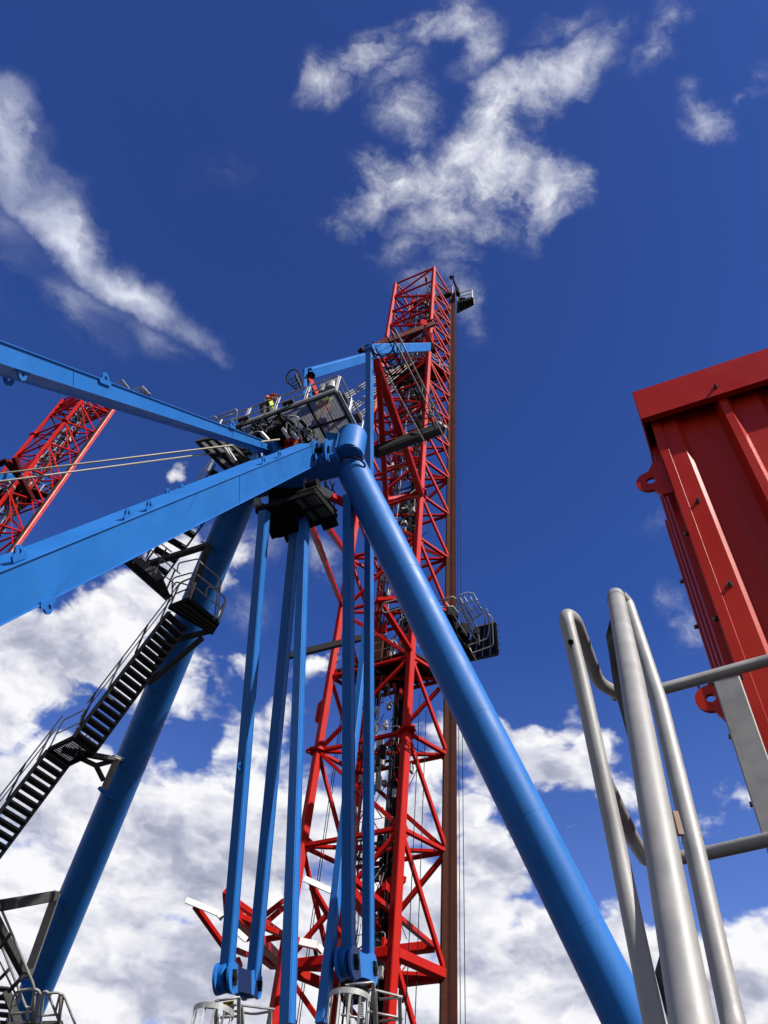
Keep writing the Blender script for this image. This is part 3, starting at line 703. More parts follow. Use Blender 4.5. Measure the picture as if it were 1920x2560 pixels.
# ------------------------------------------------------------------ blue tie bars
def tie(label, pts, w, d, lugs=(), ends=None, name='tie_bar'):
    """pts: (px, py, depth) along the bar"""
    q = [P(*p) for p in pts]; o = thing(name, q[-1], label, 'tie bar', 'blue tie bars hanging from the crane frame')
    toc = (CAM - q[0]); 
    dirn = (q[-1] - q[0]).normalized(); face = FACE - dirn * FACE.dot(dirn); face.normalize(); side = dirn.cross(face).normalized()
    m = MB(); ch = .012
    prof = [(-w / 2, -d / 2), (w / 2, -d / 2), (w / 2, d / 2), (-w / 2, d / 2)]
    for a, b in zip(q, q[1:]): m.bar(a, b, w, d, up=face, ch=.014)
    b_ = m.build('bar', BLUE, o)
    e = MB(); s0 = q[0] + side * (w / 2 + .006); s1 = q[-1] + side * (w / 2 + .006)
    for sg in (-1, 1):      # narrow edge flats that give the sections their double line
        off = side * sg * (w / 2) + face * (d / 2)
        e.bar(q[0] + off - side * sg * .03, q[-1] + off - side * sg * .03, .018, .018, up=face)
    e.build('edge_strip', BLUE, b_)
    for t, sg in lugs:
        c = lerp(q[0], q[-1], t) + side * sg * (w / 2 + .05)
        MB().lug(c, dirn, side * sg, .09, .035, .07, .03).build('lifting_lug', BLUE, o)
    return o, q, dirn, face, side
FACE = V((.84, -.54, 0)).normalized()
t1 = tie('leftmost blue tie bar, ending in a round pin plate over the left caged ladder', [(661, 1280, 23.5), (567, 2430, 18.0)], .27, .27, lugs=((.62, 1),))
t2 = tie('blue tie bar second from left, brightly lit and ending in a dark pin plate', [(742, 1285, 24.8), (633, 2450, 19.3)], .27, .28, lugs=((.565, -1),))
t3 = tie('straight blue tie bar third from left, running down past the red outrigger', [(763, 1230, 25.0), (718, 2560, 15.2)], .25, .25)
t4 = tie('blue tie bar right of the white lever, ending in the right pair of pin plates', [(871, 1240, 24.5), (871, 2395, 18.3)], .27, .27)
t5 = tie('tallest blue tie bar, reaching up to the blue top arm and caged ladder', [(924, 870, 31.5), (920, 2414, 19.5)], .25, .25, lugs=((.235, -1), (.62, -1)))
t6 = tie('slanting blue tie bar partly hidden behind the tallest bar', [(918, 1560, 27.5), (803, 2560, 17.0)], .22, .22)
# pin plates
def link(label, p, q, w=.42, R_=.33, th=.06):
    a = P(*p); b = P(*q); o = thing('link_plate', a, label, 'link plate', 'blue pin link plates at the tie bar ends')
    d = (b - a).normalized(); n = FACE - d * FACE.dot(d); n.normalize(); u = d.cross(n).normalized()
    for k, off in enumerate((-.17, .17)):
        m = MB(); A = []
        for i in range(15): t = math.pi / 2 + math.pi * i / 14; A.append(a + (d * math.cos(t) + u * math.sin(t)) * R_)
        A.append(lerp(a, b, .33) - u * R_ * .72); A.append(lerp(a, b, .67) - u * R_ * .72)
        for i in range(15): t = -math.pi / 2 + math.pi * i / 14; A.append(b + (d * math.cos(t) + u * math.sin(t)) * R_)
        A.append(lerp(a, b, .67) + u * R_ * .72); A.append(lerp(a, b, .33) + u * R_ * .72)
        m.slab([x + n * off for x in A], n, th); m.build('plate', BLUE, o)
    for c in (a, b):
        MB().tube(c - n * .26, c + n * .26, .11, 20).build('pin', BLACK, o)
        k_ = MB()
        for sx in (-1, 1): k_.bar(c + n * .235 + d * sx * .06 - u * .16, c + n * .235 + d * sx * .06 + u * .16, .05, .05, up=n)
        k_.tube(c + n * .22, c + n * .28, .07, 12); k_.build('locking_plate', BLACK, o)
    return o
link('pair of blue pin plates joining the two leftmost tie bars above the yellow sign', (563, 2446, 17.8), (628, 2462, 19.4))
link('pair of blue pin plates hanging above the right caged ladder', (868, 2408, 18.0), (916, 2424, 19.2), R_=.36)
def boss(o, pt, off=0):
    q = P(*pt); MB().tube(q - FACE * .09, q + FACE * .09, .31, 28).build('end_boss', BLUE, o)
boss(t1[0], (565, 2445, 17.9)); boss(t2[0], (630, 2460, 19.4)); boss(t4[0], (869, 2406, 18.1)); boss(t5[0], (918, 2422, 19.3))
# dark strut across
sa = P(*c2p(470, 1965), 26.5); sb = P(*c2p(1420, 1735), 30)
st = MB().bar(sa, sb, .22, .22).build('strut', BLACK, origin=sa); tag(st, 'short dark strut running from the second tie bar back to the red tower', 'strut')

# ------------------------------------------------------------------ top arms
def arm(label, a, b, wa, wb, da, db):
    A_ = P(*a); B_ = P(*b); o = thing('top_arm', A_, label, 'crane arm', 'blue arms between the frame and the red tower')
    MB().bar(A_, B_, da, wa, w1=db, h1=wb).build('arm_beam', BLUE, o); return o, A_, B_
gM = V((M1.x, M1.y, LEV[15])); gL = V((L1.x, L1.y, LEV[15]))
import functools
o_, A_, B_ = arm('blue arm from the tallest tie bar to the right chord of the middle tower', (924, 874, 31.4), (1074, 868, 58.0), .44, .62, .35, .5)
MB().tube(A_ - FACE * .2, A_ + FACE * .2, .17, 20).build('pivot_boss', BLUE, o_)
MB().bar(B_, gM + V((0, 0, -.3)), .3, .3).build('arm_fork', RED, o_)
o2_, A2, B2 = arm('blue arm of the shorter post, passing behind the tallest tie bar', (c1(1030, 115)[0], c1(1030, 115)[1], 29.5), (963, 880, 56), .42, .6, .35, .45)
MB().bar(P(*c1(1010, 100), 29.5), P(*c1(1000, 330), 28), .12, .34).bar(P(*c1(1048, 110), 29.6), P(*c1(1045, 330), 28), .10, .34).build('post', BLUE, o2_)
lug_on(*c1(1115, 62), A2 + UP * .2, B2 + UP * .3, UP, o2_, .08) if False else None
MB().tube(P(*c1(1052, 128), 29.2), P(*c1(1056, 130), 28.9), .15, 16).build('pin', BLACK, o2_)
MB().bar(P(*c1(1035, 150), 29), P(*c1(1105, 300), 28.3), .16, .2).build('luffing_cylinder', RED, o2_)

# red A-shaped stay from the tallest bar to the tower
RS = thing('stay_frame', P(942, 908, 32), 'dark red A-shaped stay hanging between the blue arm and the middle tower', 'stay frame')
tp = P(*c3(370, 1100), 31.2); f1 = P(*cB(1250, 800), 42.5); f2 = P(*cB(1068, 828), 40)
MB().bar(tp, f1, .34, .34).build('stay_leg', RED, RS); MB().bar(P(*c3(395, 1130), 31.4), f2, .26, .26).build('stay_leg', RED, RS)
MB().bar(f2, f1, .2, .2).build('stay_tie', RED, RS)
MB().bar(lerp(tp, f1, .45), lerp(tp, f2, .45), .12, .12).build('stay_tie', RED, RS); MB().bar(lerp(tp, f1, .72), lerp(tp, f2, .72), .12, .12).build('stay_tie', RED, RS)
MB().bar(f1, V((M1.x, M1.y, LEV[9])), .2, .2).build('stay_foot', RED, RS)
# dark cross bar up on tower
a = P(*c3(215, 988), 50); b = P(*c3(972, 702), 62)
XB = thing('cross_bar', a, 'long dark red bar crossing the middle tower above the blue arm', 'cross bar')
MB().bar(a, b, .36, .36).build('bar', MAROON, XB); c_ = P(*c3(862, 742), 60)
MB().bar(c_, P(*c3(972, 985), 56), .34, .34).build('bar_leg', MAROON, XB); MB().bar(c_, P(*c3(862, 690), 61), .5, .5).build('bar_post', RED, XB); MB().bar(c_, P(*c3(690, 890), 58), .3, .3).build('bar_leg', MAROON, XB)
# two long red stays from the frame head to the tower's left chord
for (a, b, lb) in (((c2p(755, 570)), (1, 28.9), 'thin red stay running from the dark lower platform down to the left chord flange'),
                   ((c2p(905, 545)), (2, 33.0), 'thin red stay right of another, from the dark lower platform towards the tower')):
    A_ = P(*a, 26.5); B_ = Pd(854, 1512, 29.0) if b[0] == 1 else Pd(*c2p(1230, 1010), 29.0)
    s_ = MB().bar(A_ + (A_ - B_).normalized() * 1.2, B_, .2, .2).build('red_stay', RED, origin=A_); tag(s_, lb, 'stay', 'thin red stays below the frame head')

# caged ladder with walkway in front of the tower
CL = thing('caged_ladder', P(*cK(1100, 1880), 36), 'long slanting caged ladder with walkway hanging in front of the middle tower', 'ladder')
p0 = P(*cK(1075, 1860), 37); p1 = P(*cK(290, 400), 31.5)
sidev = (P(*cK(1150, 1830), 37) - P(*cK(1020, 1890), 37)).normalized(); backv = (P(*cK(400, 400), 31) - P(*cK(290, 470), 31.8)).cross(p1 - p0).normalized()
dl = (p1 - p0).normalized(); backv = (CAM - p1).normalized(); backv = (backv - dl * backv.dot(dl)).normalized(); sidev = dl.cross(backv).normalized()
ladder(CL, p0, p1, sidev, backv, w=.62, step=.34, m=BLACK, nm='ladder_flight')
MB().path([p0 + sidev * .75 * 1, p1 + sidev * .75], .035, 6).path([p0 - sidev * .42 + backv * .5, p1 - sidev * .42 + backv * .5], .035, 6).path([p0 + sidev * .5 + backv * .7, p1 + sidev * .5 + backv * .7], .035, 6).build('side_rail', GALV, CL)
mb = MB()
for i in range(12):
    t = .04 + i * .078; c = lerp(p0, p1, t); mb.path([c - sidev * .42 + backv * .5, c + sidev * .5 + backv * .7], .02, 5); mb.path([c + sidev * .75, c + sidev * .5 + backv * .7], .02, 5)
mb.build('cage_struts', BLACK, CL)
hp = MB()
for t in (.80, .86, .92, .98):
    c = lerp(p0, p1, t); hp.path([c + sidev * (math.cos(a) * .55) + backv * (math.sin(a) * .95) for a in [math.pi * i / 10 for i in range(11)]], .03, 5)
for a in (.5, 1.1, 1.6, 2.1, 2.7): hp.path([lerp(p0, p1, t) + sidev * (math.cos(a) * .55) + backv * (math.sin(a) * .95) for t in (.80, .98)], .022, 5)
hp.build('safety_cage', BLACK, CL)
# walkway beam: long dark channel
wa = P(*cK(1230, 1790), 38); wb = P(*cK(240, 2150), 35)
wy = MB().bar(wa, wb, .5, .42).build('walkway_beam', BLACK, CL); MB().bar(wa, wa + (wa - wb).normalized() * .12, .52, .62).build('end_plate', GALV, CL)
railing(CL, [wb + UP * .2, wa + UP * .2], 1.25, BLACK, .03, step=1.8)
for pl in ([(1160, 1420), (1080, 1450), (1085, 1560)], [(1120, 1500), (1115, 1600), (1000, 1560)], [(1165, 1650), (1160, 1730), (1060, 1700)]):
    MB().path([P(*cK(x, y), 36.8) for x, y in pl], .04, 6, fillet=.15).build('hooped_rail', GALV, CL)

# ------------------------------------------------------------------ main work platform
def deckframe(name, label, corners, h, m=STEEL, th=.14, bays=4, gr=True):
    """corners: near-left, near-right, far-right, far-left world points (same height)"""
    o = thing(name, corners[0], label, 'platform')
    a, b, c, d = corners
    for x, y in ((a, b), (b, c), (c, d), (d, a)): MB().bar(x, y, .07, th).build('edge_beam', m, o)
    u = (b - a); v = (d - a); n = bays
    for i in range(1, n): MB().sbar(lerp(a, b, i / n), lerp(d, c, i / n), .06, .12).build('cross_beam', m, o)
    MB().sbar(lerp(a, d, .5), lerp(b, c, .5), .06, .10).build('cross_beam', m, o)
    if gr:
        for i in range(n):
            p = lerp(a, b, i / n); e = (b - a).normalized(); f = (d - a).normalized()
            grating(o, p + UP * (th / 2 + .02), e, f, (b - a).length / n - .01, (d - a).length, .03)
    return o
h = 24.0
A_ = Ph(*c1(430, 560), h); B_ = Ph(*c1(1258, 262), h); C_ = Ph(*c1(1515, 640), h); D_ = Ph(*c1(1080, 600), h)
ux = (B_ - A_).normalized(); vy = V((-ux.y, ux.x, 0)); vy = vy if vy.y > 0 else -vy
lenu = (B_ - A_).length; lenv = (C_ - B_).dot(vy)
h1 = B_ - ux * 2.15
c_l = [h1, B_, B_ + vy * lenv, h1 + vy * lenv]
WP = deckframe('work_platform', 'long grey work platform with railings and workers on top of the blue frame', c_l, h, bays=2)
A3 = A_ - ux * .9
c_m = [A3, h1 - ux * .02, h1 - ux * .02 + vy * lenv * .50, A3 + vy * lenv * .50]
for x, y in ((c_m[0], c_m[1]), (c_m[1], c_m[2]), (c_m[2], c_m[3]), (c_m[3], c_m[0])): MB().bar(x, y, .07, .14).build('edge_beam', STEEL, WP)
for i in range(1, 5): MB().sbar(lerp(c_m[0], c_m[1], i / 5), lerp(c_m[3], c_m[2], i / 5), .06, .12).build('cross_beam', STEEL, WP)
L5 = (c_m[1] - c_m[0]).length
for i in range(5): grating(WP, lerp(c_m[0], c_m[1], i / 5) + UP * .09, ux, vy, L5 / 5 - .01, lenv * .5, .03)
railing(WP, [A3 + UP * .1, B_ + UP * .1], 1.1, GALV, .032, step=1.05)
railing(WP, [B_ + UP * .1, c_l[2] + UP * .1], 1.1, GALV, .032, step=.95)
railing(WP, [c_m[2] + UP * .1, c_m[3] + UP * .1], 1.1, GALV, .022, step=1.2)
for a, b in ((A3, B_), (B_, c_l[2])): MB().sbar(a + UP * .16 - vy * .03, b + UP * .16 - vy * .03, .008, .13).build('toe_board', GALV, WP)
# pipe along the far-right edge
MB().tube(B_ - UP * .05 + ux * .1, c_l[2] - UP * .05 + ux * .1, .05, 12).build('edge_pipe', GALV, WP)
# floodlights
for x, y in ((495, 490), (865, 355)):
    p = Ph(*c1(x, y), h + .25); MB().bar(p - ux * .2, p + ux * .2, .16, .09).build('floodlight', STEEL, WP); MB().bar(p - UP * .3, p, .05, .05).build('floodlight_bracket', STEEL, WP)
for x, y in ((1330, 320), (1440, 480)):
    p = P(*c1(x, y), 26.3); MB().bar(p - vy * .18, p + vy * .18, .18, .10).build('floodlight', STEEL, WP)
# white equipment on the deck and hanging hooped ladder end
for x, y, s_ in ((1160, 245, .28), (1230, 215, .34)):
    p = Ph(*c1(x, y), h + .7); MB().tube(p - UP * .3, p + UP * .15, s_ * .55, 14, r1=s_ * .45).bar(p + UP * .2 - ux * s_ * .5, p + UP * .2 + ux * s_ * .5, .2, .2).build('winch_drum', GALV, WP)
HL_ = thing('hooped_ladder', P(*c1(960, 180), 27.5), 'small ladder with round hoop guard standing beside the shorter blue post', 'ladder')
q0 = P(*c1(985, 250), 27.3); q1 = P(*c1(905, 90), 28.3)
MB().path([P(*c1(x, y), 28.0) for x, y in ((850, 180), (852, 120), (900, 75), (950, 85), (975, 180))], .03, 6, fillet=.25).path([P(*c1(x, y), 27.8) for x, y in ((850, 180), (940, 250))], .028, 6).path([P(*c1(x, y), 27.8) for x, y in ((958, 110), (1000, 250))], .03, 6).path([P(*c1(x, y), 27.8) for x, y in ((860, 115), (960, 260))], .02, 6).build('hoop', STEEL, HL_)
mb = MB()
for i in range(4): mb.path([P(*c1(862 + i * 24, 178 + i * 18), 27.8), P(*c1(955 + i * 8, 120 + i * 34), 27.9)], .016, 5)
for x, y in ((925, 120), (940, 150), (955, 180)): mb.bar(P(*c1(x, y), 27.8), P(*c1(x + 12, y + 45), 27.6), .10, .06)
mb.build('rung', STEEL, HL_)

# left platform section (under the upper beam)
q = [Ph(*c1(105, 672), 22.4), Ph(*c1(310, 640), 22.4), Ph(*c1(575, 860), 22.4), Ph(*c1(368, 925), 22.4)]
SPL = deckframe('side_platform', 'short grating platform hanging below the upper blue box beam', q, 22.4, bays=3)
for a, b in ((c1(330, 720), c1(420, 850)), (c1(360, 735), c1(430, 840))): MB().tube(P(*a, 24.4), P(*b, 24.2), .05, 10).build('under_pipe', GALV, SPL)
railing(SPL, [q[2] + UP * .1, q[3] + UP * .1], 1.05, GALV, .022, step=1.1)

# dark lower platform hung beneath the head
hl = 20.6
q = [Ph(*c1(600, 1240), hl), Ph(*c1(1090, 1090), hl), Ph(*c1(1265, 1300), hl), Ph(*c1(790, 1455), hl)]
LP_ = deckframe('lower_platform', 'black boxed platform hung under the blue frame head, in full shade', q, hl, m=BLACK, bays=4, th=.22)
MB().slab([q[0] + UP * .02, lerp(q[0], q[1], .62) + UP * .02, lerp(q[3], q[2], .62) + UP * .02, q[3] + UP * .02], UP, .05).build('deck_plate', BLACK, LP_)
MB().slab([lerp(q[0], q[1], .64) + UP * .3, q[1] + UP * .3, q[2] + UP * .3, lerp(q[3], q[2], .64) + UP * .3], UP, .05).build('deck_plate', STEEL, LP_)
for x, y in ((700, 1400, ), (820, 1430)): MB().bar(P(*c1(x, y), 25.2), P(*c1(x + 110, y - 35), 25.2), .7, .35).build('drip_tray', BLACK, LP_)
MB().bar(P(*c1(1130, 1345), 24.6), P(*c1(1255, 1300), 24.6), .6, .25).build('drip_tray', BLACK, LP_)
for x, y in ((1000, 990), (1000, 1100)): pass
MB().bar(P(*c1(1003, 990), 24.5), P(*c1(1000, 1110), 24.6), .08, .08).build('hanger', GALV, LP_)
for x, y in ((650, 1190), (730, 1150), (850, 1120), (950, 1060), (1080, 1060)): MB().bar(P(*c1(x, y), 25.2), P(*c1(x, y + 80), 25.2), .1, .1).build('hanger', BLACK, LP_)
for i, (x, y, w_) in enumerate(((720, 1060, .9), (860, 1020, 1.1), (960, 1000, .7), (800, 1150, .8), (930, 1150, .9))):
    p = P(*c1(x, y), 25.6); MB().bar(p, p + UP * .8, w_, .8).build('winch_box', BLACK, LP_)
for x, y in ((630, 1190), (600, 1280)): pass
MB().bar(P(*c1(590, 1210), 25.0), P(*c1(640, 1200), 25.0), .35, .42).build('fairlead', GALV, LP_)
for pl in ([(1160, 1010), (1250, 1130), (1180, 1170), (1170, 1010)], [(1210, 1000), (1260, 1130)], [(1190, 1090), (1255, 1205), (1215, 1230)], [(1180, 1000), (1180, 1190)], [(1250, 1010), (1215, 1110)]):
    MB().path([P(*c1(x, y), 24.2) for x, y in pl], .022, 6, fillet=.08).build('railing_panel', BLACK, LP_)
# white lever with red end
WL = thing('white_lever', P(*c1(1130, 1090), 24), 'white painted lever with red tip sticking out under the blue frame head', 'lever')
MB().slab([P(*c1(x, y), 24.0) for x, y in ((1045, 1060), (1085, 1040), (1185, 1085), (1215, 1110), (1210, 1140), (1190, 1148), (1120, 1120), (1060, 1085))], FACE, .2).build('lever_plate', WHITE, WL)
MB().tube(P(*c1(1070, 1040), 24.0) - FACE * .2, P(*c1(1070, 1040), 24.0) + FACE * .2, .16, 16).build('lever_eye', BLACK, WL)
MB().bar(P(*c1(1210, 1130), 24), P(*c1(1330, 1185), 24.6), .22, .22).build('lever_tip', RED, WL)
# hoses/black clutter in the platform opening
mb = MB()
rn = random.Random(11)
for i in range(40):
    x = rn.uniform(560, 1060); y = rn.uniform(520, 720) + (x - 560) * .05
    p = P(*c1(x, y), 25.6); mb.path([p, p + V((rn.uniform(-.3, .3), rn.uniform(-.3, .3), rn.uniform(.1, .6)))], rn.uniform(.015, .05), 5)
cl = mb.build('hose_clutter', BLACK, WP); cl['kind'] = 'stuff'
for x, y, w_, m_ in ((790, 560, .34, BLACK), (820, 640, .3, BLACK), (650, 640, .3, BLACK), (880, 690, .3, RED), (870, 740, .25, RED)):
    p = P(*c1(x, y), 25.6); MB().bar(p - UP * .3, p + UP * .35, w_, .5).build('valve_block', m_, WP)
for pl in ([(850, 520), (850, 640), (950, 640), (950, 470), (860, 460)], [(880, 570), (940, 545), (985, 690)], [(900, 650), (960, 625), (985, 700)], [(890, 735), (920, 700), (955, 725)], [(820, 560), (870, 680)], [(920, 520), (925, 600), (990, 560)]):
    MB().path([P(*c1(x, y), 25.1) for x, y in pl], .022, 6, fillet=.1).build('hooped_rail', GALV, WP)
for a, b in (((815, 565), (870, 650)), ((640, 600), (700, 665)), ((890, 590), (945, 660))): MB().bar(P(*c1(*a), 25.0), P(*c1(*b), 25.0), .10, .08).build('white_strut', WHITE, WP)

for pl in ([(215, 485), (248, 466), (268, 474), (270, 508)], [(280, 505), (288, 464), (425, 408), (440, 418), (432, 505)], [(318, 527), (435, 480)], [(300, 492), (425, 440)]):
    MB().path([P(*c1(x, y), 24.9) for x, y in pl], .024, 6, fillet=.12).build('railing_panel', GALV, WP)
for a, b in (((560, 560), (700, 690)), ((610, 545), (760, 680)), ((720, 600), (760, 680)), ((800, 470), (960, 640)), ((850, 480), (1010, 640)), ((640, 600), (840, 560)), ((700, 640), (880, 600)), ((960, 500), (1080, 610)), ((400, 690), (520, 800)), ((440, 720), (560, 780)), ((300, 700), (420, 790)), ((450, 790), (550, 770))):
    MB().bar(P(*c1(*a), 25.3), P(*c1(*b), 25.3), .07, .10).build('frame_bar', BLACK, WP)
for pl in ([(560, 640), (575, 600), (640, 590), (650, 640)], [(680, 600), (690, 560), (760, 545)], [(1000, 640), (1005, 560), (1060, 590), (1080, 650)], [(1080, 680), (1085, 600)], [(1020, 520), (1030, 640)], [(430, 880), (460, 870), (540, 850), (560, 870)], [(400, 800), (420, 770), (530, 760)]):
    MB().path([P(*c1(x, y), 25.2) for x, y in pl], .02, 6, fillet=.1).build('railing_panel', GALV, WP)
# ------------------------------------------------------------------ ropes
a = P(*cA(0, 755), 20.5); b = P(*cA(1450, 578), 24.6); rope([a + (a - b).normalized() * 8, b], .030, 'upper of the two long wire ropes crossing in front of the left tower', None)
a = P(*cA(0, 795), 20.3); b = P(*cA(1080, 652), 24.9); b = a + (b - a) * 1.15; rope([a + (a - b).normalized() * 8, b], .030, 'lower of the two long wire ropes crossing in front of the left tower', None)
def sag(a, b, s, n=8): return [lerp(a, b, i / n) - UP * s * 4 * (i / n) * (1 - i / n) for i in range(n + 1)]
for j, (xa, ya, xb, yb) in enumerate(((735, 1000, 40, 1440), (760, 1035, 60, 1600), (560, 1300, 190, 1640))):
    for i in range(3):
        A_ = P(*c3(xa + i * 20, ya + i * 15), 52); B_ = P(*c3(xb + i * 17, yb + i * 17), 28.5)
        rope(sag(A_, B_, .2), .022, ('upper', 'middle', 'lower')[i] + (' wire rope in the uppermost bundle between the platform and the middle tower', ' wire rope in the middle bundle between the platform and the middle tower', ' wire rope in the lowest bundle between the platform and the middle tower')[j], ('ropes of the uppermost bundle', 'ropes of the middle bundle', 'ropes of the lowest bundle')[j])

# ------------------------------------------------------------------ staircase on the left leg
ST = thing('staircase', P(430, 1560, 24), 'dark steel staircase with landings climbing the left round blue leg', 'staircase')
def flight(parent, lo, hi, side, w=.85, rails=(1,), riser=.215, m=BLACK, rr=.022):
    d = (hi - lo); n = max(3, round(d.z / riser)); side = V(side).normalized(); dh = V((d.x, d.y, 0)).normalized()
    st = MB().bar(lo, hi, .03, .24).bar(lo + side * w, hi + side * w, .03, .24)
    fo = st.build('stair_flight', STEEL, parent)
    for i in range(n):
        p = lo + d * (i + .5) / n; t = MB()
        t.sbar(p + side * .02 + dh * .12, p + side * (w - .02) + dh * .12, .005, .07); t.sbar(p + side * .02 - dh * .12, p + side * (w - .02) - dh * .12, .005, .07)
        for k in range(4): t.sbar(p + side * .02 + dh * (-.075 + .05 * k), p + side * (w - .02) + dh * (-.09 + .045 * k), .03, .035)
        t.sbar(p + side * w * .5 - dh * .12, p + side * w * .5 + dh * .12, .03, .05)
        t.build('tread', STEEL if m is BLACK else m, fo)
    for s_ in rails:
        o_ = side * (w if s_ > 0 else 0)
        o_ = o_ + side * s_ * .06
        MB().path([lo + o_ + UP * 1.2, hi + o_ + UP * 1.2], rr, 6).path([lo + o_ + UP * .68, hi + o_ + UP * .68], rr * .8, 6).build('handrail', GALV, fo)
        k = max(2, round(d.length / 1.5))
        for j in range(k + 1):
            q = lerp(lo, hi, (j + .3) / (k + .6)) + o_; MB().sbar(q, q + UP * 1.2, .05, .03).build('rail_post', GALV if j % 2 else STEEL, fo)
    return fo
hB = 18.6
b_hi = Ph(*c3o(1170, 632), hB); b_hi2 = Ph(*c3o(1275, 700), hB)
hA = hB - 3.9
b_lo = Ph(*c3o(505, 1505), hA)
sd_ = (b_hi2 - b_hi); sd_.z = 0
dfl = b_hi - b_lo; 
sdn = V((dfl.y, -dfl.x, 0)).normalized()
if sdn.dot(sd_) < 0: sdn = -sdn
WST = .80
flight(ST, b_lo, b_hi, sdn, WST, rails=(-1,))
# landing 1
l1a = Ph(*c3o(310, 1575), hA); dd = V((dfl.x, dfl.y, 0)).normalized()
ll = (b_lo - l1a); Ll = max(.9, ll.dot(dd)); l1 = b_lo - dd * Ll
def landing(parent, a, dd, L, side, W, m=BLACK):
    cs = [a, a + dd * L, a + dd * L + side * W, a + side * W]; mb = MB()
    for x, y in zip(cs, cs[1:] + cs[:1]): mb.bar(x, y, .05, .16)
    mb.build('landing', m, parent)
    grating(parent, cs[0] + UP * .06, dd, side, L, W, .045, m=m); return cs
cs = landing(ST, l1, dd, Ll, sdn, WST)
railing(ST, [cs[0], cs[1]], 1.05, GALV, .024, step=3)
railing(ST, [cs[3] + dd * .1, cs[3] + dd * .55], .95, GALV, .02, step=3)
flight(ST, l1 - dfl * 1.0 , l1, sdn, WST, rails=(-1,))
# landing 2
l2 = [Ph(*c3o(x, y), hB) for x, y in ((1168, 600), (1305, 545), (1512, 712), (1470, 780))]
mb = MB()
for x, y in zip(l2, l2[1:] + l2[:1]): mb.bar(x, y, .05, .16)
mb.build('landing', BLACK, ST); MB().slab([p + UP * .06 for p in l2], UP, .02).build('landing_plate', BLACK, ST)
e1_ = (l2[1] - l2[0]); e2_ = (l2[2] - l2[1])
railing(ST, [l2[0], l2[1]], 1.1, GALV, .032, step=.7); railing(ST, [l2[1], l2[2]], 1.1, GALV, .032, step=1.0); railing(ST, [l2[2], l2[3]], 1.1, GALV, .032, step=1.0)
for pl in ([(1225, 350), (1232, 298), (1368, 268), (1385, 292), (1530, 410), (1500, 675)], [(1190, 560), (1190, 402), (1340, 360), (1522, 500)], [(1380, 290), (1300, 530)], [(1515, 410), (1480, 690)], [(1425, 520), (1432, 458), (1520, 470), (1518, 520)], [(1190, 480), (1210, 425), (1300, 450), (1330, 475), (1310, 530)]):
    MB().path([P(*c3o(x, y), 23.9) for x, y in pl], .024, 6, fillet=.15).build('railing_panel', GALV, ST)
for i in range(1, 4): MB().sbar(lerp(l2[0], l2[1], i / 4) - UP * .08, lerp(l2[3], l2[2], i / 4) - UP * .08, .05, .10).build('landing_joist', STEEL, ST)
# flight C: up to the left, behind the near beam; flight D: back up to the platform
hC = hB + 1.9
fc_lo = Ph(*c3o(1165, 540), hB); fc_hi = Ph(*c3o(880, 290), hC)
dC = fc_hi - fc_lo; sC = V((dC.y, -dC.x, 0)).normalized(); sC = sC if sC.dot(Ph(*c3o(1290, 520), hB) - fc_lo) > 0 else -sC
flight(ST, fc_lo, fc_hi, sC, .8, rails=(1, -1))
dCh = V((dC.x, dC.y, 0)).normalized(); cs2 = landing(ST, fc_hi, dCh, .9, sC, 1.5)
hD = 21.9
fd_lo = Ph(*c3o(980, 330), hC + .0); fd_hi = Ph(*c1(260, 870), 22.2)
dD = fd_hi - fd_lo; sD = V((dD.y, -dD.x, 0)).normalized(); sD = sD if sD.x > 0 else -sD
flight(ST, fd_lo, fd_hi, sD, .8, rails=(-1,))
# brackets on the leg
def member(parent, a, b, w, m=STEEL, h=None, nm='bracket_member'): MB().bar(a, b, w, h or w).build(nm, m, parent)
z_ = 24.6
member(ST, P(*c3o(1040, 300), z_), P(*c3o(1455, 170), z_ + .3), .18); member(ST, P(*c3o(1450, 165), z_ + .1), P(*c3o(1300, 580), z_ - .2), .20)
member(ST, P(*c3o(1150, 845), z_), P(*c3o(1460, 765), z_), .15); member(ST, P(*c3o(1035, 1125), z_), P(*c3o(1400, 815), z_), .15); member(ST, P(*c3o(1150, 845), z_), P(*c3o(1030, 1130), z_), .15)
member(ST, P(*c3o(430, 1590), 23.3), P(*c3o(850, 1665), 24.3), .16); member(ST, P(*c3o(480, 1610), 23.5), P(*c3o(670, 1700), 24), .12); member(ST, P(*c3o(670, 1695), 24), P(*c3o(800, 1660), 24.2), .12)
member(ST, P(*c3o(815, 1640), 24.2), P(*c3o(722, 1850), 24.2), .2, GALV); member(ST, P(*c3o(665, 1700), 24.0), P(*c3o(715, 1800), 24.1), .12)
def gusset(parent, crp, pts_, z, m=BLUE):
    q = [P(*crp(x, y), z) for x, y in pts_]; MB().slab(q, dLg, .05).build('leg_gusset', m, parent)
def gus(x, y, crp, s=1):  # horizontal-ish stiffener plate wrapped on the left leg
    r_ = ray(*crp(x, y)); best = min(((CAM + r_ * t - (LLT + dLg * (CAM + r_ * t - LLT).dot(dLg))).length, t) for t in [20 + i * .05 for i in range(140)])
    c = CAM + r_ * best[1]; s_ = (c - LLT).dot(dLg); ctr = LLT + dLg * s_
    lf = -(right - dLg * right.dot(dLg)).normalized(); tc = (CAM - ctr); tc = (tc - dLg * tc.dot(dLg)); tc = (tc - lf * tc.dot(lf)).normalized()
    pts_ = [ctr + lf * .45 + tc * .05, ctr + lf * .62 + tc * .10, ctr + lf * .62 + tc * .30, ctr + lf * .30 + tc * .60, ctr + lf * -.02 + tc * .62, ctr + tc * .5]
    MB().slab(pts_, dLg, .04).build('leg_gusset', BLUE, CF)
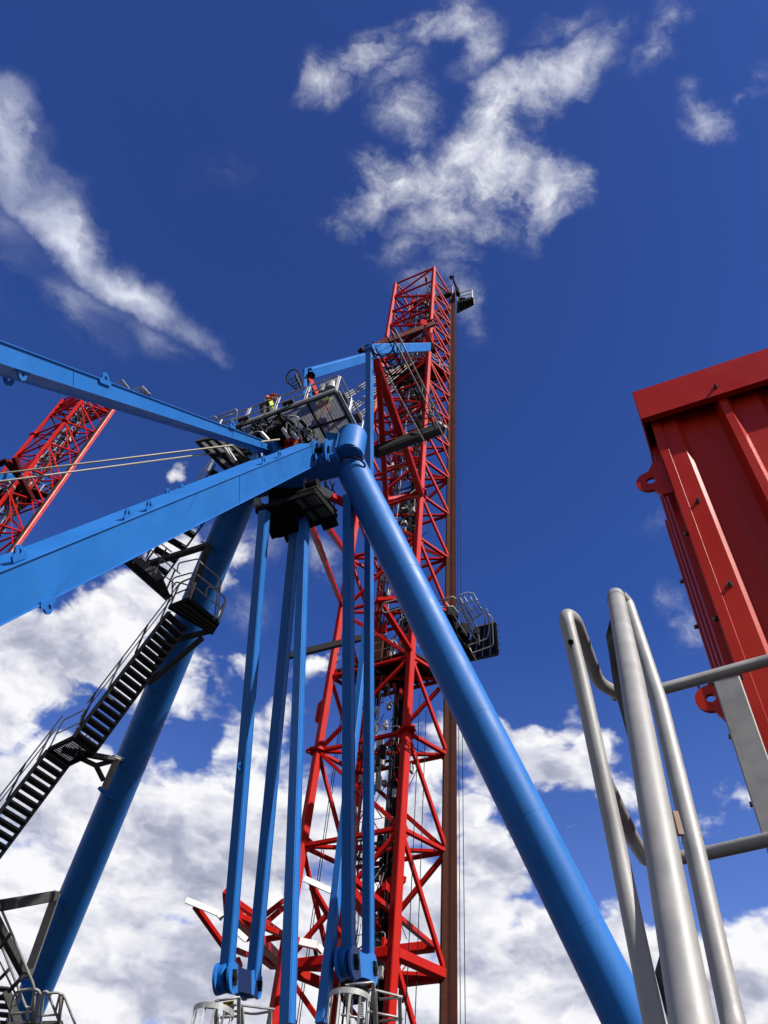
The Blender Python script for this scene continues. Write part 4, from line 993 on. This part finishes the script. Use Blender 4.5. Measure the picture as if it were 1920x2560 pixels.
for x, y, cr_ in ((860, 1655, c3o), (770, 1870, c3o), (1470, 180, c3o), (1060, 1135, c3o), (680, 580, cD), (330, 1430, cD)): gus(x, y, cr_)

# lower staircase, bottom left corner
S2 = thing('staircase', P(*cD(150, 1800), 21), 'light grey railed landing and stair in the bottom left corner beside the blue leg', 'staircase')
zz = 21.5
member(S2, P(*cD(0, 680), zz), P(*cD(570, 580), 24.3), .28); member(S2, P(*cD(590, 545), 24.4), P(*cD(290, 1390), 24.0), .26, GALV); member(S2, P(*cD(-60, 800), zz), P(*cD(250, 1390), 23.6), .22); member(S2, P(*cD(210, 1390), 23.6), P(*cD(330, 1380), 23.8), .2)
def pl2(l, r=.035, m=GALV, z=zz, f=.25, nm='railing_panel'): MB().path([P(*cD(x, y), z) for x, y in l], r, 7, fillet=f).build(nm, m, S2)
pl2([(-20, 640), (365, 1540), (330, 1740), (270, 1740), (-20, 1010)], .036)
pl2([(0, 1260), (180, 1640)], .03); pl2([(85, 1900), (150, 1560), (430, 1540), (370, 1900)], .036); pl2([(90, 1810), (380, 1775)], .032)
pl2([(420, 1910), (450, 1570), (490, 1570), (620, 1900)], .036); pl2([(570, 1800), (620, 1600), (660, 1600), (610, 1900)], .034); pl2([(480, 1590), (650, 1580), (780, 1910)], .034)
pl2([(330, 1830), (600, 1810)], .03); pl2([(130, 1720), (185, 1700), (200, 1590)], .03); pl2([(290, 1740), (280, 1910)], .05, m=GALV, f=0, nm='rail_post'); pl2([(640, 1610), (610, 1910)], .05, f=0, nm='rail_post'); pl2([(370, 1590), (335, 1900)], .045, f=0, nm='rail_post')
pl2([(90, 1570), (270, 1380)], .06, m=STEEL, f=0, nm='rail_post'); pl2([(0, 1120), (110, 970)], .05, m=STEEL, f=0, nm='rail_post'); pl2([(0, 1440), (105, 1330)], .05, m=STEEL, f=0, nm='rail_post')
for i in range(7):
    y = 1540 + i * 90; x = 20 + i * 15
    p = P(*cD(x - 70, y), 21.8); q_ = P(*cD(x + 80, y + 12), 21.8); MB().bar(p, q_, .30, .05).build('tread', STEEL, S2)
MB().sbar(P(*cD(60, 1560), 21.7), P(*cD(215, 1960), 21.7), .06, .25).build('stringer', STEEL, S2)
MB().slab([P(*cD(x, y), 21.5) for x, y in ((60, 1910), (640, 1895), (660, 1960), (40, 1980))], UP, .12).build('landing', STEEL, S2)

# ------------------------------------------------------------------ red outrigger frames with white tips
def outrigger(label, tip, post_b, up_end, lo_end, strut, cross, whites, wstrut, zt, ze, cr, base):
    o = thing('outrigger', P(*cr(*lo_end), ze), label, 'outrigger', 'red outrigger frames low on the middle tower')
    t = P(*cr(*tip), zt); pb = P(*cr(*post_b), zt)
    MB().bar(t, pb, .36, .30).build('tip_post', RED, o)
    ue = P(*cr(*up_end), ze); le = P(*cr(*lo_end), ze)
    tt = lerp(t, pb, .3)
    MB().bar(tt, ue, .20, .20).build('upper_chord', RED, o); MB().bar(lerp(t, pb, .85), le, .38, .34).build('lower_chord', RED, o)
    MB().bar(lerp(t, pb, .9), P(*cr(*strut), zt + (ze - zt) * .6), .18, .18).build('middle_strut', RED, o)
    MB().bar(P(*cr(*cross[0]), zt + (ze - zt) * .55), P(*cr(*cross[1]), zt + (ze - zt) * .6), .18, .18).build('cross_strut', RED, o)
    if base: MB().bar(P(*cr(*base[0]), ze), P(*cr(*base[1]), ze), .40, .36).build('base_beam', RED, o)
    for w in whites:
        q = [P(*cr(*p_), zt + .5) for p_ in w]
        dn = (q[1] - q[0]).normalized(); nrm = FACE; pr_ = dn.cross(nrm).normalized()
        m = MB()
        for a, b in zip(q, q[1:]): m.bar(a, b, .05, .19, up=UP)
        m.build('white_tip_plate', WHITE, o)
    for a, b in wstrut: MB().bar(P(*cr(*a), zt + .5), P(*cr(*b), zt + 2.5), .18, .18).build('tip_strut', RED, o)
    return o
outrigger('left red outrigger frame with long white bent tip plate', (508, 195), (525, 440), (1120, 690), (1060, 945), (1080, 660), ((870, 700), (1080, 665)),
          [((62, 290), (390, 425), (440, 485)), ((585, 610), (690, 705))], [((160, 355), (620, 1000))], 24.5, 31, cH, None)
outrigger('right red outrigger frame with white bent tip plate, bolted to the tower base', (585, 125), (580, 370), (1370, 850), (1020, 880), (1000, 510), ((840, 615), (1035, 590)),
          [((150, 212), (440, 345), (488, 425))], [((225, 290), (480, 720))], 24.5, 31.5, cI, ((905, 905), (1380, 850)))
# extra bars in that area
XO = thing('brace_frame', P(*cI(1090, 220), 29), 'bright red V-shaped brace in front of the right chord near the tower foot', 'brace')
for a, b in (((1095, 215), (780, 530)), ((960, 230), (820, 380)), ((960, 232), (1095, 215)), ((980, 250), (820, 430))): MB().bar(P(*cI(*a), 29.2), P(*cI(*b), 28.6), .2, .2).build('brace_bar', RED, XO)
for a, b in (((760, 690), (960, 860)), ((760, 740), (905, 905))): MB().bar(P(*cI(*a), 29.6), P(*cI(*b), 30.6), .2, .2).build('brace_bar', RED, XO)
XP = thing('brace_frame', P(*cH(880, 460), 29), 'pair of short red braces between the second and third tie bars', 'brace')
for a, b in (((640, 640), (1070, 300)), ((690, 700), (1070, 370))): MB().bar(P(*cH(*a), 28), P(*cH(*b), 30), .18, .18).build('brace_bar', RED, XP)
MB().bar(P(*cH(590, 900), 30), P(*cH(620, 985), 30), .2, .2).bar(P(*cH(580, 810), 29), P(*cH(700, 860), 30), .18, .18).bar(P(*cH(850, 870), 30), P(*cH(980, 970), 31), .35, .3).build('brace_bar', RED, XP)
BP = thing('white_bent_plate', P(*cH(1300, 740), 27), 'short red and white bent plate right of the third tie bar', 'bent plate')
MB().bar(P(*cH(1200, 712), 27), P(*cH(1235, 722), 27), .18, .24).build('red_end', RED, BP); MB().bar(P(*cH(1235, 722), 27), P(*cH(1420, 765), 27), .14, .26).bar(P(*cH(1420, 765), 27), P(*cH(1475, 825), 27), .14, .22).build('white_plate', WHITE, BP)
MB().bar(P(*cH(1395, 780), 27), P(*cH(1420, 900), 28), .12, .12).build('plate_strut', BLACK, BP)

# ------------------------------------------------------------------ caged ladder heads at the bottom
def cage(label, ring, z, r, cr, posts, rails, flats):
    o = thing('ladder_cage', P(*cr(*ring[0]), z), label, 'ladder cage')
    c = (P(*cr(*ring[0]), z) + P(*cr(*ring[1]), z)) / 2; c.z = (P(*cr(*ring[0]), z).z + P(*cr(*ring[1]), z).z) / 2
    rr = (P(*cr(*ring[1]), z) - P(*cr(*ring[0]), z)).length / 2
    n = 28; to = V((-c.x, -c.y, 0)).normalized(); sd = V((-to.y, to.x, 0))
    for hh in (0, -.9, -1.8):
        m = MB()
        for i in range(n):
            a0 = math.pi * (-.12 + 1.24 * i / n); a1 = math.pi * (-.12 + 1.24 * (i + 1) / n)
            f = lambda a, q, k: c + sd * math.cos(a) * (rr + q) + to * math.sin(a) * (rr + q) + UP * (hh + k)
            m.add([f(a0, 0, -.05), f(a1, 0, -.05), f(a1, 0, .05), f(a0, 0, .05), f(a0, .008, -.05), f(a1, .008, -.05), f(a1, .008, .05), f(a0, .008, .05)],
                  [(0, 1, 2, 3), (7, 6, 5, 4), (0, 4, 5, 1), (3, 2, 6, 7)])
        m.build('cage_hoop', GALV, o)
    for i in range(7):
        a = math.pi * i / 6; p = c + sd * math.cos(a) * (rr - .006) + to * math.sin(a) * (rr - .006); MB().sbar(p, p - UP * 2.2, .045, .008, up=V((math.cos(a), math.sin(a), 0))).build('cage_strap', GALV, o)
    for l in rails: MB().path([P(*cr(x, y), z + .3) for x, y in l], .024, 7, fillet=.12).build('railing_panel', GALV, o)
    for a, b in posts: MB().sbar(P(*cr(*a), z + .25), P(*cr(*b), z + .1), .07, .03).build('rail_post', GALV, o)
    return o, c
zc = 14.5
LC, lcc = cage('left white ladder cage with gate, below the leftmost tie bar', ((142, 1462), (556, 1462)), zc, 0, cH, [((378, 1330), (372, 1640)), ((612, 1300), (606, 1640)), ((640, 1400), (655, 1640)), ((936, 1440), (930, 1640))],
     [[(250, 1450), (262, 1400), (370, 1415)], [(540, 1440), (560, 1372), (980, 1425)], [(560, 1440), (770, 1475), (940, 1445)], [(380, 1335), (620, 1300)], [(370, 1515), (600, 1495)]], None)
for a in ((405, 1470),): MB().path([P(*cH(405, 1480), zc + .2), P(*cH(405, 1600), zc)], .02, 6).build('railing_panel', GALV, LC)
SG = thing('safety_sign', P(*cH(500, 1440), zc + .35), 'yellow and blue safety notice fixed to the left ladder gate', 'sign')
sq = [P(*cH(x, y), zc + .35) for x, y in ((447, 1345), (560, 1328), (552, 1476), (443, 1490))]
sn = (sq[1] - sq[0]).cross(sq[3] - sq[0]).normalized(); sn = sn if sn.dot(CAM - sq[0]) > 0 else -sn
MB().slab(sq, sn, .012).build('sign_board', WHITE, SG)
def onsign(u0, v0, u1, v1, m, nm, lift):
    f = lambda u, v: lerp(lerp(sq[0], sq[1], u), lerp(sq[3], sq[2], u), v) + sn * lift
    MB().slab([f(u0, v0), f(u1, v0), f(u1, v1), f(u0, v1)], sn, .002).build(nm, m, SG)
onsign(.02, .02, .98, .33, YELLOW, 'yellow_field', .0085); onsign(.30, .37, .98, .80, SIGNB, 'blue_field', .0085); onsign(.02, .84, .98, .99, WHITE, 'white_field', .0085)
for i, (a_, b_) in enumerate(((.38, .9), (.38, .85), (.38, .92), (.38, .7))): onsign(a_, .44 + i * .085, b_, .465 + i * .085, WHITE, 'text_line', .0115)
for i, (a_, b_) in enumerate(((.45, .54), (.56, .64), (.66, .76), (.78, .86))): onsign(a_, .12, b_, .22, BLACK, 'text_line', .0115)
f = lambda u, v: lerp(lerp(sq[0], sq[1], u), lerp(sq[3], sq[2], u), v) + sn * .0115
MB().slab([f(.08, .27), f(.32, .27), f(.20, .06)], sn, .002).build('warning_triangle', BLACK, SG)
MB().slab([f(.115, .245), f(.285, .245), f(.20, .10)], sn, .005).build('triangle_field', YELLOW, SG); MB().slab([f(.19, .15), f(.21, .15), f(.205, .23), f(.195, .23)], sn, .008).build('exclamation_mark', BLACK, SG)
MB().slab([f(.15 + .1 * math.cos(a) * .9, .55 + .085 * math.sin(a)) for a in [i * math.tau / 20 for i in range(20)]], sn, .002).build('blue_disc', SIGNB, SG)
MB().slab([f(.15 + .03 * math.cos(a) * .9, .55 + .05 * math.sin(a)) for a in [i * math.tau / 12 for i in range(12)]], sn, .006).build('disc_symbol', WHITE, SG)
RC, rcc = cage('right white ladder cage with railings, in front of the middle tower foot', ((390, 1355), (774, 1335)), zc, 0, cI, [((556, 1210), (570, 1700)), ((800, 1190), (830, 1700)), ((1052, 1330), (1062, 1700)), ((820, 1280), (835, 1700))],
     [[(470, 1330), (480, 1280), (610, 1305)], [(750, 1340), (765, 1250), (1080, 1330)], [(860, 1350), (1080, 1335)], [(745, 1465), (1085, 1530)], [(860, 1560), (1085, 1535)], [(560, 1215), (800, 1190)], [(500, 1495), (720, 1535)], [(745, 1340), (735, 1700)]], None)
MB().slab([P(*cI(x, y), zc + .6) for x, y in ((612, 1235), (750, 1215), (745, 1330), (612, 1350))], FACE, .02).build('gate_panel', STEEL, RC)
mb = MB()
for i in range(13): mb.tube(P(*cI(672, 1385 + i * 16), zc + .5), P(*cI(716, 1383 + i * 16), zc + .5), .012, 5)
mb.build('rungs', GALV, RC)['kind'] = 'stuff'
# sheave under the right pin plates
sh = thing('rope_sheave', P(*cI(640, 1190), 19), 'dark round rope sheave under the right pin plates', 'sheave')
c_ = P(*cI(640, 1215), 19.4); MB().tube(c_ - FACE * .12, c_ + FACE * .12, .42, 32).build('rim', BLACK, sh); MB().tube(c_ - FACE * .14, c_ + FACE * .14, .18, 20).build('hub', STEEL, sh)
for i, (x, y0, x2, y1) in enumerate(((432, 1050, 375, 1600), (495, 1120, 455, 1600), (625, 1130, 590, 1600))):
    rope([P(*cI(x, y0), 18.6), P(*cI(x2, y1), 16.5)], .018, ('left', 'middle', 'right')[i] + ' light steel rope of three running down behind the right ladder cage', 'ropes behind the right ladder cage', GALV)

# ------------------------------------------------------------------ people on the platform
def person(loc, face, label, lean=0., arms='rail', vest=HIVIS, trousers=NAVY, sleeve=NAVY, hel=WHITE, sc=1.0):
    o = thing('person', loc, label, 'person'); fz = V((face[0], face[1], 0)).normalized(); sx = V((fz.y, -fz.x, 0))
    def J(x, y, z): # x right, y forward, z up
        return V(loc) + (sx * x + fz * (y + lean * z) + UP * z) * sc
    J_ = dict(pel=J(0, 0, .95), sp=J(0, .01, 1.15), ch=J(0, .0, 1.36), nk=J(0, .01, 1.50), hd=J(0, .04, 1.64), ht=J(0, .03, 1.74))
    ed = [('pel', 'sp'), ('sp', 'ch'), ('ch', 'nk'), ('nk', 'hd'), ('hd', 'ht')]; rad = dict(pel=.15, sp=.14, ch=.16, nk=.06, hd=.095, ht=.07)
    for s_, n in ((-1, 'l'), (1, 'r')):
        J_['hip' + n] = J(.10 * s_, 0, .90); J_['kn' + n] = J(.12 * s_, .05, .50); J_['an' + n] = J(.13 * s_, -.02, .10); J_['to' + n] = J(.14 * s_, .15, .05)
        ed += [('pel', 'hip' + n), ('hip' + n, 'kn' + n), ('kn' + n, 'an' + n), ('an' + n, 'to' + n)]
        rad.update({'hip' + n: .10, 'kn' + n: .065, 'an' + n: .05, 'to' + n: .045})
        J_['sh' + n] = J(.20 * s_, .0, 1.42); J_['el' + n] = J(.27 * s_, .10, 1.16); J_['wr' + n] = J(.22 * s_, .33, 1.10) if arms == 'rail' else J(.27 * s_, .12, .92); J_['ha' + n] = J_['wr' + n] + (fz * .09 * sc if arms == 'rail' else -UP * .09 * sc)
        ed += [('ch', 'sh' + n), ('sh' + n, 'el' + n), ('el' + n, 'wr' + n), ('wr' + n, 'ha' + n)]
        rad.update({'sh' + n: .065, 'el' + n: .045, 'wr' + n: .03, 'ha' + n: .04})
    def skin(names, edges, rmul, name, m, root):
        me = bpy.data.meshes.new(name); idx = {n: i for i, n in enumerate(names)}
        me.from_pydata([tuple(J_[n] - V(loc)) for n in names], [(idx[a], idx[b]) for a, b in edges], []); me.materials.append(m)
        ob = bpy.data.objects.new(name, me); COL.objects.link(ob); ob.parent = o
        md = ob.modifiers.new('s', 'SKIN'); md.use_smooth_shade = True
        for n in names: me.skin_vertices[0].data[idx[n]].radius = (rad[n] * rmul * sc,) * 2
        me.skin_vertices[0].data[idx[root]].use_root = True
        sb = ob.modifiers.new('u', 'SUBSURF'); sb.levels = 1; sb.render_levels = 1
    names = list(J_)
    skin(names, ed, .86, 'body', SKIN, 'pel')
    def limb(a, b, n):  rad[n] = max(rad[a], rad[b])
    skin(['pel', 'hipl', 'knl', 'anl', 'hipr', 'knr', 'anr', 'tol', 'tor'], [('pel', 'hipl'), ('hipl', 'knl'), ('knl', 'anl'), ('pel', 'hipr'), ('hipr', 'knr'), ('knr', 'anr'), ('anl', 'tol'), ('anr', 'tor')], 1.18, 'trousers', trousers, 'pel')
    skin(['pel', 'sp', 'ch', 'shl', 'shr'], [('pel', 'sp'), ('sp', 'ch'), ('ch', 'shl'), ('ch', 'shr')], 1.22, 'hi_vis_vest', vest, 'pel')
    for n in 'lr': skin(['sh' + n, 'el' + n, 'wr' + n], [('sh' + n, 'el' + n), ('el' + n, 'wr' + n)], 1.25, 'sleeve', sleeve, 'sh' + n)
    hc = J_['hd'] + UP * .05 * sc; m = MB(); R_ = .135 * sc; seg = 14; vs = []; fs = []
    for i in range(5):
        ph_ = math.pi / 2 * i / 4; 
        for j in range(seg): t = j * math.tau / seg; vs.append(hc + (sx * math.cos(t) + fz * math.sin(t)) * R_ * math.cos(ph_ * .98) + UP * R_ * .95 * math.sin(ph_))
    for i in range(4):
        for j in range(seg): fs.append((i * seg + j, i * seg + (j + 1) % seg, (i + 1) * seg + (j + 1) % seg, (i + 1) * seg + j))
    m.add(vs, fs, True); m.slab([hc + (sx * math.cos(t) + fz * (math.sin(t) * 1.15 + .12)) * R_ * 1.12 for t in [j * math.tau / 14 for j in range(14)]], UP, .012)
    m.build('helmet', hel, o)
    return o
pp = Ph(*c1(722, 462), h + .1 if False else 24.1)
person(pp + vy * .15 - ux * .50, ux, 'worker in yellow hi-vis vest and dark clothes leaning behind the platform railing', .04, sleeve=ORANGE, hel=ORANGE, sc=1.06)
person(Ph(*c1(1130, 500), 24.12), -vy, 'worker seen through the grating near the platform corner, in yellow vest and orange trousers', 0, arms='down', trousers=ORANGE, sleeve=HIVIS)
person(P(*c1(905, 720), 25.6) - UP * .6, ux, 'crouching worker in orange and blue in the platform opening', .2, vest=ORANGE, trousers=ORANGE, sleeve=SIGNB, hel=SIGNB, sc=.92)

# ------------------------------------------------------------------ red corrugated container on the right
wv = ray(1135, -350).normalized()
Nl = ray(1580, 981).cross(ray(1920, 869.5)); uv_ = Nl.cross(wv).normalized()
if (_X.dot(V((0, 0, 0))) or 1) and uv_.dot(right) < 0: uv_ = -uv_
K = P(1628, 1054, 5.0); nv = uv_.cross(wv).normalized()
if nv.dot(CAM - K) < 0: nv = -nv
CT = thing('container', K - wv * 4, 'dark red ribbed steel container on the right with lifting lugs and bolt heads', 'container')
Wd = 3.2; Hd = 6.0; Dp = 3.0
def onface(px, py, off=0.):      # point of the front plane under a pixel
    r_ = ray(px, py); t = (K + nv * off - CAM).dot(nv) / r_.dot(nv); return CAM + r_ * t
# front wall: trapezoid ribs along u
def rib(px, py): return (onface(px, py) - K).dot(uv_)
u1 = rib(*cF(885, 680)); u2 = rib(*cF(1010, 600)); u3 = rib(*cF(1110, 480)); u4 = rib(*cF(1150, 435))
prof = [(0, 0)]
pitch = rib(*cF(1410, 540)) - rib(*cF(1150, 435)) if False else (u4 - u1) * 1.0
seq = [0, u1, u1 + .012, u2 - .03, u2, u3, u3 + .02, u4, u4 + .012]
dep = .045
x = 0; prof = [(0, 0), (u1, 0), (u1 + .03, -.03), (u2 - .005, -.03), (u2 + .02, -.038), (u3 - .02, -.038), (u3 + .012, .045), (u4 + .004, .045), (u4 + .03, 0)]
base = u4 + .05; per = .36; k_ = 0
while base + per < Wd:
    prof += [(base + .13, 0), (base + .16, -.03), (base + .24, -.03), (base + .27, .045), (base + .32, .045), (base + .35, 0)]; base += .35
prof.append((Wd, 0))
m = MB(); T_ = K + wv * .25; Bm = K - wv * Hd
for (a0, d0), (a1, d1) in zip(prof, prof[1:]):
    pts_ = [T_ + uv_ * a0 + nv * d0, T_ + uv_ * a1 + nv * d1, Bm + uv_ * a1 + nv * d1, Bm + uv_ * a0 + nv * d0]
    m.slab(pts_, nv, .0) if False else m.add(pts_ + [p - nv * .004 for p in pts_], [(0, 1, 2, 3), (7, 6, 5, 4), (0, 3, 7, 4), (1, 5, 6, 2)])
m.build('ribbed_wall', DRED, CT)
# side wall: folded strips, seen at a grazing angle
Dw = 1.5; npl = ray(1684, 1360).cross(wv).normalized()
xo = -((K - nv * Dw - CAM).dot(npl)) / (uv_.dot(npl)); sdir = (-nv * Dw + uv_ * xo); sdir.normalize(); snr = sdir.cross(wv).normalized()
if snr.dot(CAM - K) < 0: snr = -snr
m = MB(); off = [(0, 0), (.16, 0), (.17, .035), (.25, .035), (.26, 0), (.46, 0), (.47, .035), (.55, .035), (.56, 0), (.76, 0), (.77, .035), (.86, .035), (.87, 0), (1.1, 0), (1.11, .035), (1.2, .035), (1.21, 0), (Dw, 0)]
for (a0, d0), (a1, d1) in zip(off, off[1:]):
    pts_ = [T_ + sdir * a0 + snr * d0, T_ + sdir * a1 + snr * d1, Bm + sdir * a1 + snr * d1, Bm + sdir * a0 + snr * d0]
    m.add(pts_ + [p - snr * .004 for p in pts_], [(0, 1, 2, 3), (7, 6, 5, 4)])
m.build('side_wall', DRED, CT)
MB().bar(K + uv_ * (Wd / 2 + .5) - nv * .78 + wv * .18, K + uv_ * (Wd / 2 + .5) - nv * .78 - wv * Hd, Wd - 1.05, 1.4, up=nv).build('inner_body', DRED, CT)
# corner angle
MB().bar(K + uv_ * .018 + nv * .006 + wv * .2, K + uv_ * .018 + nv * .006 - wv * Hd, .05, .016, up=nv).build('corner_angle', DRED, CT)
# top flange: fascia standing out in front
fo_ = .085
tl_ = onface(1580, 981, fo_); bl_ = onface(1604.6, 1046.5, fo_)
hgt = (tl_ - bl_).dot(wv)
u_s = (tl_ - K).dot(uv_); wtop = (tl_ - K).dot(wv); 
A0 = K + uv_ * u_s + nv * fo_ + wv * wtop; 
def fbox(u0, u1_, w0, w1, n0, n1, nm, m_=DRED, parent=CT):
    c0 = K + uv_ * ((u0 + u1_) / 2) + nv * ((n0 + n1) / 2)
    return MB().bar(c0 + wv * w0, c0 + wv * w1, abs(u1_ - u0), abs(n1 - n0), up=nv, ch=.003).build(nm, m_, parent)
fbox(u_s, Wd, wtop - hgt, wtop, fo_ - .012, fo_, 'fascia')
fbox(u_s, Wd, wtop - .012, wtop - .002, -1.6, fo_ - .013, 'roof_sheet')
fbox(u_s, Wd, wtop - hgt, wtop - hgt + .008, fo_ - .04, fo_ - .013, 'fascia_lip')
fbox(u_s, u_s + .01, wtop - hgt, wtop - .013, -1.6, fo_ - .013, 'fascia_return')
# bolts
def bolt(px, py, off=.0):
    p = onface(px, py, off); m = MB(); m.tube(p, p + nv * .005, .016, 14); m.tube(p + nv * .005, p + nv * .016, .011, 6); m.tube(p + nv * .016, p + nv * .027, .006, 8); m.build('bolt', BOLT, CT)
bolt(*cF(1105, 372), fo_); bolt(*cF(993, 1090)); bolt(*cF(1193, 1615))
for x, y in ((902, 1215), (1097, 1745)):
    p = onface(*cF(x, y), 0); p = K + sdir * .1 + wv * (p - K).dot(wv); MB().tube(p, p + snr * .025, .014, 8).build('bolt', BOLT, CT)
for i in range(9):
    p = K + sdir * 1.16 - wv * (.35 + i * .42) + snr * .03; MB().tube(p, p + snr * .03, .015, 8).build('bolt', BOLT, CT)
# lifting lugs on the side
for (px, py, s_) in ((cF(700, 965)) + (1.0,), (cG(1230, 122)) + (.78,)):
    r_ = ray(px, py); off_n = -.04; c = onface(px, py, off_n)
    MB().lug(c, wv, -uv_, .088 * s_, .028 * s_, (c - K).dot(-uv_) + .1, .02).build('lifting_lug', DRED, CT)
# grey post in front of the side wall
PO = thing('flat_post', onface(*cG(1330, 40), .25), 'flat galvanised post standing in front of the container side', 'post')
a = onface(*cG(1335, 20), .22); b = onface(*cG(1600, 810), .22); dpo = (b - a).normalized()
MB().bar(a - dpo * .02, a + dpo * 3.6, .105, .05, up=nv).build('post_bar', GALVN, PO)
MB().bar(a - dpo * .05, a - dpo * .02, .13, .06, up=nv).build('post_cap', GALVN, PO)

# ------------------------------------------------------------------ near handrail
HRL = thing('guard_rail', P(1700, 2560, 1.2) - UP * 1, 'thick galvanised tube guard rail close by in the bottom right corner', 'guard rail')
def tubep(pts_, r, nm, m_=GALVN, n=28, f=0, parent=HRL, seg=8): return MB().path([P(*p) for p in pts_], r, n, fillet=f, seg=seg).build(nm, m_, parent)
# tube 1: hoop end, folds over and back down into the upper rail
R1_ = .0242
t1b = P(1645, 2620, 1.62)
tubep([(1648, 2620, 1.60), (1546, 2130, 1.98), (1453, 1700, 2.36), (1412, 1535, 2.52), (1436, 1548, 2.60), (1497, 1708, 2.98), (1560, 1742, 3.1)], R1_, 'stanchion', f=.07)
tubep([(1530, 1738, 3.1), (1640, 1727, 3.1), (1960, 1640, 3.0)], R1_ * .98, 'top_rail')
tubep([(1511, 1955, 2.13), (1580, 2095, 2.45), (1614, 2150, 2.72), (1660, 2150, 2.78), (1760, 2135, 2.75), (1960, 2090, 2.6)], R1_ * .98, 'middle_rail', f=.08)
# tube 2, nearest: capped post
tubep([(1745, 2640, .80), (1731, 2560, .835), (1655, 2127, 1.10), (1580, 1700, 1.55), (1539, 1490, 2.2)], .0242, 'stanchion', n=36)
c_ = P(1539, 1490, 2.2); d_ = (P(1539, 1490, 2.2) - P(1580, 1700, 1.55)).normalized()
m = MB(); a_ = d_.orthogonal().normalized(); b_ = d_.cross(a_); vs = []; fs = []
for i in range(7):
    ph_ = math.pi / 2 * i / 6
    for j in range(28): t = j * math.tau / 28; vs.append(c_ + (a_ * math.cos(t) + b_ * math.sin(t)) * .0242 * math.cos(ph_) + d_ * .022 * math.sin(ph_))
for i in range(6):
    for j in range(28): fs.append((i * 28 + j, i * 28 + (j + 1) % 28, (i + 1) * 28 + (j + 1) % 28, (i + 1) * 28 + j))
m.add(vs, fs, True); m.tube(c_ - d_ * .045, c_ - d_ * .041, .0252, 28); m.build('end_cap', GALVN, HRL)
# tube 3 behind it
tubep([(1852, 2640, 1.42), (1833, 2560, 1.5), (1738, 2127, 1.83), (1650, 1760, 2.3), (1568, 1510, 2.75), (1550, 1490, 2.75)], .0242, 'stanchion', n=32, f=.03)
for f_, w_ in (((1738, 2095, 1.64),), 1),: pass
c_ = P(1731, 2098, 1.862); d_ = (P(1738, 2127, 1.83) - P(1650, 1760, 2.3)).normalized(); MB().tube(c_ - d_ * .004, c_ + d_ * .004, .0256, 32).build('weld_seam', GALVN, HRL)
# dark flat behind and between
MB().slab([P(1515, 1590, 2.9), P(1526, 1545, 2.9), P(1548, 1560, 2.9), P(1700, 2300, 2.0), P(1790, 2600, 1.6), P(1750, 2600, 1.6), P(1640, 2100, 2.3), P(1535, 1720, 2.85)], ray(1600, 2000), .012).build('backing_flat', STEEL, HRL)
MB().slab([P(1655, 2365, 2.0), P(1637, 2430, 2.0), P(1690, 2640, 1.8), P(1740, 2640, 1.8)], ray(1680, 2500), .02).build('backing_flat', STEEL, HRL)
a = P(1686, 2030, 1.80); b = P(1702, 2088, 1.76); MB().bar(a, b, .014, .012).build('weld_patch', RUST, HRL)
MB().tube(P(1427, 1605, 2.44), P(1427, 1605, 2.40), .009, 16).build('drain_hole', BLACK, HRL)
for x, y, z in ((1742, 1706, 3.08), (1858, 2112, 2.69)):
    c_ = P(x, y, z); d_ = (P(x + 100, y - 25, z - .03) - c_).normalized(); MB().tube(c_ - d_ * .004, c_ + d_ * .004, .0252, 24).build('weld_seam', GALVN, HRL)

for o in bpy.data.objects:
    if '_o' in o: del o['_o']
